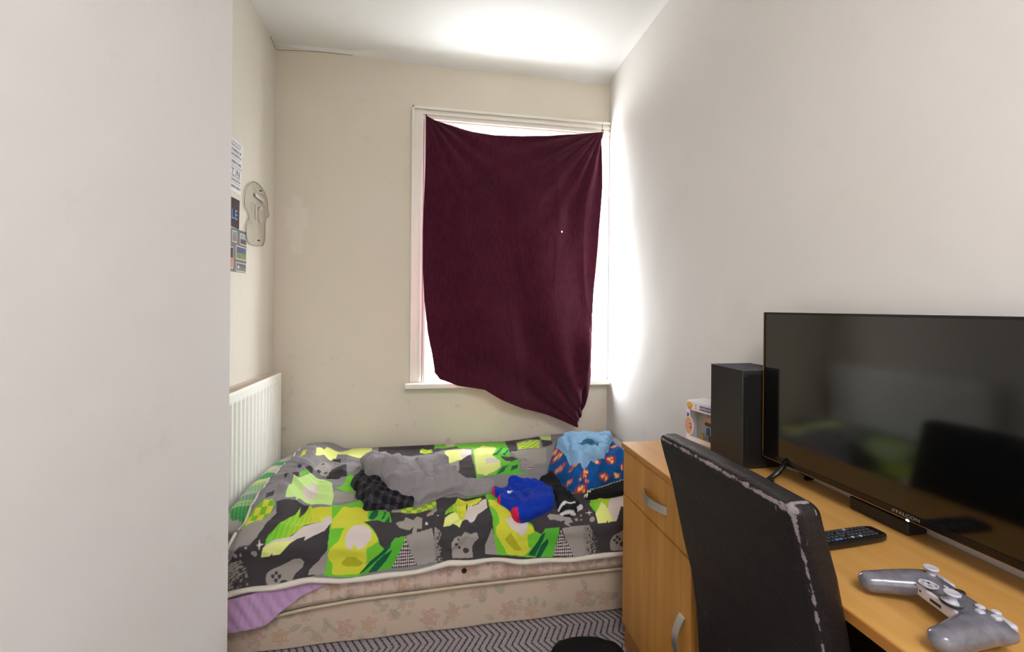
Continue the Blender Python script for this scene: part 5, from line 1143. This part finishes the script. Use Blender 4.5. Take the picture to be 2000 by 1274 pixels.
# ================================================================ TELEVISION
M_screen = mat('glossy_screen', (6, 6, 6), .10, spec=.6, coat=.6)
M_screen.node_tree.nodes['Principled BSDF'].inputs['Coat Roughness'].default_value = .09
M_bezel = mat('black_gloss_plastic', (12, 11, 11), .22); M_blk = mat('black_plastic', (16, 15, 15), .45, bump=(300, .05))
tvd = Vector((.0132, -.568)).normalized(); tv_rot = math.atan2(tvd.y, tvd.x)
TWd, TZ0, TZ1 = .731, .781, 1.2112
tv = empty('television', (.9635, 1.1235, DT), tv_rot, label='black flat screen television standing on the desk against the right wall', cat='television')
z0, z1 = TZ0 - DT, TZ1 - DT
MB().box((0, .0035, z0 + .012), (TWd, .012, z1)).box((.03, .012, z0 + .03), (TWd - .03, .030, z1 - .05)).box((.12, .030, z0 + .03), (TWd - .12, .058, z0 + .27)).build('rear_housing', M_blk, tv, bevel=.003)
bz = MB().box((0, 0, z1 - .006), (TWd, .0036, z1)).box((0, 0, z0 + .012), (.006, .0036, z1 - .006)).box((TWd - .006, 0, z0 + .012), (TWd, .0036, z1 - .006)).box((0, -.0012, z0), (TWd, .012, z0 + .014))
bz.build('bezel', M_bezel, tv)
MB().box((.006, .0008, z0 + .014), (TWd - .006, .0034, z1 - .006)).build('screen', M_screen, tv)
MB().box((-.0008, -.0016, z0 - .0012), (TWd + .0008, .004, z0 - .0001)).box((-.0012, -.0012, z0), (-.0001, .004, z1)).build('rim', mat('bronze_rim', (190, 136, 70), .3, metal=.7), tv)
SM = lambda x, z, y=-.0014: Matrix.Translation((x, y, z)) @ Matrix.Rotation(R90, 4, 'X')
text('logo', 'iFFALCON', .0098, mat('silver_logo', (150, 146, 140), .35, metal=.4), tv, SM(.388, z0 + .0072), thick=.0002, squash=1.15)
MB().rbox((.006, .003, .004), .0012, c=(.392, -.001, z0 - .0012)).build('standby_light', mat('lit_white_led', (235, 240, 255), .4, emit=((225, 235, 255), 5)), tv)
for fx in (.085, TWd - .085):
    ft = MB()
    for sgn, yy_ in ((-1, -.062), (1, .080)):
        ft.tube([(fx, .010 + sgn * .006, z0 + .016), (fx - sgn * .0, .010 + (yy_ - .010) * .55, z0 * .52 + .002), (fx, yy_, .0085)], [.0075, .0070, .0065], 10)
        ft.rbox((.013, .026, .008), .003, c=(fx, yy_ + (-sgn) * .006, .0045))
    ft.build('foot', M_bezel, tv, smooth=True)

stb = empty('set_top_box', (1.018, .812, DT), label='small flat black box lying on the desk under the television', cat='media box')
MB().rbox((.052, .132, .030), .004, c=(0, 0, .0165), n=1, k=3).build('casing', M_blk, stb, angle=50)
for k in (-1, 1): MB().box((-.015, k * .05 - .005, 0), (.015, k * .05 + .005, .003)).build('rubber_foot', M_blk, stb)

# ================================================================ GAMES CONSOLE
gc = empty('games_console', (.9740, 1.2075, DT), label='tall black box-shaped games console standing upright behind the television', cat='games console')
M_con = mat('matt_black_shell', (38, 38, 36), .42, spec=.4); M_conf = mat('console_front', (20, 19, 19), .4)
MB().rbox((.150, .151, .294), .0035, c=(0, 0, .153), n=1, k=3).build('shell', M_con, gc, angle=40)
MB().cyl((0, 0, .0), (0, 0, .007), .062, n=40).build('base_disc', M_conf, gc)
gt = MB(); vg = MB()
for a in range(13):
    for b_ in range(13):
        cx_, cy_ = -.063 + a * .0105, -.063 + b_ * .0105
        gt.lathe([(.0034, 0), (.0034, .0016), (.0046, .0016), (.0048, 0)], Matrix.Translation((cx_, cy_, .2995)), n=8)
        vg.cyl((cx_, cy_, .2998), (cx_, cy_, .3004), .0034, n=8)
gt.box((-.075, -.0755, .2990), (.075, -.071, .3012)).box((-.075, .071, .2990), (.075, .0755, .3012)).box((-.075, -.071, .2990), (-.071, .071, .3012)).box((.071, -.071, .2990), (.075, .071, .3012))
gt.build('vent_grille', mat('grey_grille', (78, 74, 78), .5), gc); vg.build('vent_holes', mat('vent_black', (8, 8, 8), .8), gc)
MB().box((-.071, -.0762, .012), (.071, -.0752, .288)).build('front_panel', M_conf, gc, bevel=.0004)
MB().cyl((-.064, -.0761, .283), (-.064, -.0773, .283), .0045, n=18).build('power_button', mat('button_grey', (52, 50, 50), .35), gc)
MB().box((-.060, -.0766, .06), (-.057, -.0760, .19)).build('disc_slot', mat('slot_black', (4, 4, 4), .8), gc)
MB().cyl((.050, -.0761, .03), (.050, -.0768, .03), .004, n=14).build('pairing_button', M_con, gc)

# ================================================================ BOXED FIGURE
fb = empty('figure_box', (.965, 1.388, DT), math.radians(13), label='small white and purple toy figure box with a clear window, beside the games console', cat='toy box')
BW, BD, BH = .120, .090, .147     # along Y, along X, tall
M_card = mat('white_card', (226, 220, 226), .5); M_cardg = mat('grey_card', (190, 186, 172), .7)
hx, hy = BD / 2, BW / 2
c = MB()
c.box((-hx + .001, -hy, .001), (hx, hy, .003)).box((-hx + .001, -hy, BH - .003), (hx, hy, BH - .001)).box((hx - .002, -hy, .003), (hx, hy, BH - .003)).box((-hx + .001, hy - .002, .003), (hx - .002, hy, BH - .003)).box((-hx + .001, -hy, .003), (hx - .002, -hy + .002, BH - .003))
c.box((-hx, -hy, .001), (-hx + .0015, hy, .018)).box((-hx, -hy, BH - .033), (-hx + .0015, hy, BH - .001)).box((-hx, hy - .018, .018), (-hx + .0015, hy, BH - .033)).box((-hx, -hy, .018), (-hx + .0015, -hy + .008, BH - .033))
c.build('carton', M_card, fb, bevel=.0003)
MB().box((.006, -hy + .003, .004), (.0075, hy - .003, BH - .004)).build('inner_tray', M_cardg, fb)
MB().box((-hx + .0016, -hy + .006, .016), (-hx + .0022, hy - .016, BH - .030)).build('window_film', mat_glass('clear_film'), fb)
FM = lambda y, z, x=-.0001: Matrix.Translation((-hx + x, y, z)) @ Matrix(((0, 0, -1, 0), (-1, 0, 0, 0), (0, 1, 0, 0), (0, 0, 0, 1)))
def ell(rx, ry, n=20): return [(rx * math.cos(a), ry * math.sin(a)) for a in np.linspace(0, 2 * math.pi, n + 1)[:-1]]
MB().prism(ell(.014, .011), .0004, FM(.043, BH - .016)).build('burst_print', mat('yellow_print', (226, 172, 60), .5), fb)
MB().prism(ell(.010, .007), .0004, FM(.043, BH - .028)).build('burst_print', mat('pink_print', (226, 160, 150), .5), fb)
MB().prism([(-.034, -.009), (.034, -.009), (.034, .007), (-.034, .007)], .0004, FM(-.016, BH - .017)).build('title_band', mat('purple_print', (96, 82, 128), .5), fb)
rg = MB().lathe([(.0085, 0), (.0085, .0006), (.0105, .0006), (.0105, 0)], FM(.006, BH - .018, -.0006), n=24); rg.prism(ell(.008, .008), .0003, FM(.006, BH - .018, -.0006)); rg.build('badge_ring', M_card, fb)
sh = MB()
for k in range(6): sh.prism([(0, 0), (.005, 0), (.005, .008), (0, .008)], .0003, FM(-.008 - k * .007, BH - .022, -.0006))
sh.build('title_letters', mat('lilac_print', (190, 180, 210), .5), fb)
MB().prism([(-.006, -.02), (.004, -.02), (.004, .006), (-.006, .006)], .0004, FM(.050, BH - .052)).build('number_print', mat('violet_print', (86, 80, 140), .5), fb)
fp = MB().prism(ell(.021, .034), .0006, FM(.045, .055, -.0002)); fp.build('face_outline', M_card, fb)
MB().prism(ell(.018, .031), .0004, FM(.046, .055, -.0009)).build('face_print', mat('skin_print', (206, 156, 128), .5), fb)
MB().prism(ell(.0028, .0055), .0003, FM(.037, .050, -.0014)).prism([(-.006, 0), (.005, -.002), (.005, .001), (-.006, .003)], .0003, FM(.038, .062, -.0014)).build('eye_print', mat('brown_print', (70, 40, 28), .5), fb)
tf = empty('toy_figure', (0, 0, 0)); tf.parent = fb; bpy.data.objects.remove(tf)
hd = MB().rbox((.040, .050, .042), .018, c=(-.004, -.026, .088), n=2, k=6); hd.build('figure_head', mat('figure_skin', (206, 152, 124), .45), fb, smooth=True)
MB().rbox((.034, .046, .014), .006, c=(-.008, -.026, .071), n=2, k=4).build('figure_beard', mat('figure_hair', (96, 66, 48), .6), fb, smooth=True)
MB().rbox((.024, .032, .036), .008, c=(-.002, -.026, .045), n=2, k=4).build('figure_body', mat('figure_shirt', (206, 210, 224), .5), fb, smooth=True)
MB().rbox((.010, .012, .026), .003, c=(-.016, -.014, .044), n=1, k=3).build('figure_stripe', mat('figure_blue', (44, 84, 168), .5), fb, smooth=True)
MB().rbox((.022, .030, .024), .006, c=(-.002, -.026, .018), n=1, k=3).build('figure_legs', mat('figure_trousers', (58, 60, 84), .5), fb, smooth=True)
MB().cyl((-hx + .03, .012, .004), (-hx + .03, .012, .030), .006, n=12).build('figure_ball', mat('figure_gold', (206, 166, 70), .4), fb)

# ================================================================ REMOTE CONTROL
rc = empty('remote_control', (.838, .7505, DT), math.radians(4), label='black remote control on the desk between the chair and the television', cat='remote')
def rshape(V):
    V = V.copy(); t = V[:, 0] / .095
    V[:, 1] *= 1 - .06 * np.clip(t, 0, 1) ** 2; e = np.clip((t - .80) / .2, 0, 1); V[:, 1] *= 1 - .28 * e ** 2; V[:, 2] *= 1 - .15 * np.abs(t) ** 3
    return V
MB().rbox((.190, .045, .017), .006, n=(12, 4, 1), k=4, fn=rshape).build('body', mat('remote_black', (20, 18, 18), .3), rc, smooth=True).location = (0, 0, .0088)
M_key = mat('rubber_keys', (60, 60, 64), .6); M_pkey = mat('pale_keys', (150, 152, 156), .5); M_bkey = mat('blue_keys', (70, 120, 160), .5)
for a in range(15):
    for b_ in range(4):
        x, y = -.080 + a * .0105, -.0135 + b_ * .009
        if a in (6, 7) and b_ in (1, 2): continue
        mk_ = M_bkey if (a, b_) in ((5, 0), (4, 0)) else M_pkey if (a in (8, 10) and b_ == 0) or (a == 9 and b_ == 3) else M_key
        MB().rbox((.0066, .0052, .0026), .001, c=(x, y, .0175), k=2).build('key', mk_, rc, smooth=True)
MB().lathe([(.0035, .0170), (.0035, .0188), (.0075, .0188), (.0078, .0170)], Matrix.Translation((-.0115, 0, 0)), n=20).build('navigation_ring', M_key, rc)

# ================================================================ GAME CONTROLLER
gr = math.atan2(-.976, -.217)
ct = empty('game_controller', (.770, .533, DT), gr, label='translucent smoky grey game controller lying on the near end of the desk', cat='game controller')
g = MB()
def ball(c, r, n=14):
    V = []; F = []
    rings = n // 2
    for i in range(rings + 1):
        p = math.pi * i / rings
        for k in range(n):
            a = 2 * math.pi * k / n; V.append((c[0] + r[0] * math.sin(p) * math.cos(a), c[1] + r[1] * math.sin(p) * math.sin(a), c[2] + r[2] * math.cos(p)))
    for i in range(rings):
        for k in range(n): F.append((i * n + k, (i + 1) * n + k, (i + 1) * n + (k + 1) % n, i * n + (k + 1) % n))
    g.add(V, F)
g.rbox((.104, .046, .030), .012, c=(0, .020, .033), n=2, k=4)
for sg in (-1, 1):
    for t in np.linspace(0, 1, 12):
        x = sg * (.046 + .018 * t ** .8); y = .020 - .074 * t; zz = .032 - .011 * t; r_ = .0265 - .0075 * t
        ball((x, y, zz), (r_ * (1.0 if t < .7 else .95), r_, r_ * (.72 + .14 * t)))
    ball((sg * .046, .024, .031), (.030, .024, .019)); ball((sg * .050, .034, .030), (.024, .018, .013))
ball((0, .022, .036), (.060, .022, .014))
M_smoke = mat('smoky_translucent_shell', (104, 102, 110), .22, spec=.5, coat=.4, trans=.08, var=(70, .55))
remesh(g, 'shell', M_smoke, ct, .0024, 10)
M_under = mat('grey_grip', (150, 142, 146), .6); M_light = mat('frosted_keys', (176, 174, 182), .35); M_dkp = mat('dark_metal_bits', (58, 54, 56), .35, metal=.4)
MB().rbox((.072, .006, .018), .003, c=(0, -.0035, .031), n=1, k=3).build('lower_strip', mat('pale_strip', (214, 204, 208), .4), ct, smooth=True)
MB().box((-.009, -.0070, .028), (.009, -.0062, .0325)).cyl((-.026, -.0068, .032), (-.026, -.0060, .032), .0018, n=10).build('ports', M_dkp, ct)
for sx_, sy_, hh_ in ((-.044, .026, .0), (.019, .000, .0)):
    MB().lathe([(.0125, .044), (.0125, .0495), (.0095, .0475), (.006, .050), (.0052, .058), (.0078, .0595), (.0098, .0600), (.0100, .0622), (.0085, .0634), (.0065, .0622), (0, .0622)], Matrix.Translation((sx_, sy_, -.002)), n=28).build('thumbstick', M_light, ct, smooth=True, angle=None)
    MB().lathe([(.0126, .0425), (.0145, .0455), (.0128, .0478)], Matrix.Translation((sx_, sy_, 0)), n=28).build('stick_ring', M_dkp, ct, smooth=True)
dp = MB().lathe([(0, .0455), (.0105, .0455), (.0125, .0480), (.0118, .0490), (.009, .0472), (0, .0466)], Matrix.Translation((-.019, .000, 0)), n=28)
dp.box((-.0215, -.0095, .047), (-.0165, .0095, .0500)).box((-.0285, -.0025, .047), (-.0095, .0025, .0500)); dp.build('direction_pad', M_light, ct, bevel=.0005)
for bx2, by2 in ((.044, .015), (.044, .037), (.033, .026), (.055, .026)):
    MB().rbox((.0096, .0096, .006), .0028, c=(bx2, by2, .0495), k=4).build('face_button', M_light, ct, smooth=True)
for bx2 in (-.010, .010): MB().rbox((.006, .004, .003), .0012, c=(bx2, .018, .0500)).build('menu_button', M_light, ct, smooth=True)
MB().lathe([(0, .0512), (.0055, .0508), (.0065, .0495)], Matrix.Translation((0, .030, .0)), n=24).build('guide_button', M_dkp, ct, smooth=True)
for sg in (-1, 1):
    MB().rbox((.034, .012, .012), .005, c=(sg * .044, .046, .037), n=2, k=3).build('bumper', M_light, ct, smooth=True)
    MB().rbox((.020, .016, .020), .007, c=(sg * .046, .047, .024), n=2, k=3).build('trigger', M_under, ct, smooth=True)

# ================================================================ BAG ON THE FLOOR
def bagf(V):
    V = V.copy(); t = np.clip((V[:, 2] + .06) / .12, 0, 1)
    V[:, 0] *= 1 - .16 * t; V[:, 1] *= 1 - .14 * t
    V[:, 2] += (.016 * np.sin(V[:, 0] * 17 + 2.2) - .10 * np.clip(V[:, 0] - .03, 0, 1)) * t + .006 * (fbm(V[:, 0] * 30 + 5, V[:, 1] * 30 + 5, 8) - .5) * t
    return V
bag = empty('bag', (.487, 1.205, 0), label='black soft bag on the chevron carpet by the foot of the cupboard', cat='bag')
M_bag = mat('black_nylon', (9, 8, 9), .85, spec=.2, bump=(40, .4))
MB().rbox((.290, .32, .134), .045, c=(0, 0, 0), n=10, k=6, fn=bagf).build('body', M_bag, bag, smooth=True).location = (0, 0, .068)
MB().tube([(-.06, -.10, .114), (-.05, -.06, .132), (-.02, -.03, .136), (.02, -.05, .130), (.04, -.09, .106)], .006, 8).build('handle', M_bag, bag, smooth=True)

# ================================================================ ROOM BEHIND THE CAMERA
dr = empty('door_1', (-.10, BK, 0)); structure(dr)
M_door = mat('white_door_paint', (226, 224, 220), .4)
fr = MB().box((-.50, 0, 0), (-.43, .03, 2.06)).box((.43, 0, 0), (.50, .03, 2.06)).box((-.50, 0, 2.06), (.50, .03, 2.13)); fr.build('frame', M_door, dr, bevel=.003)
lf = MB().box((-.43, .001, .006), (.43, .022, 2.055)).build('leaf', M_door, dr)
MB().cyl((.36, .022, 1.02), (.36, .062, 1.02), .009, n=14).rbox((.11, .014, .016), .006, c=(.315, .066, 1.02)).build('handle', M_satin, lf, smooth=True)
print('objects', len(bpy.data.objects))
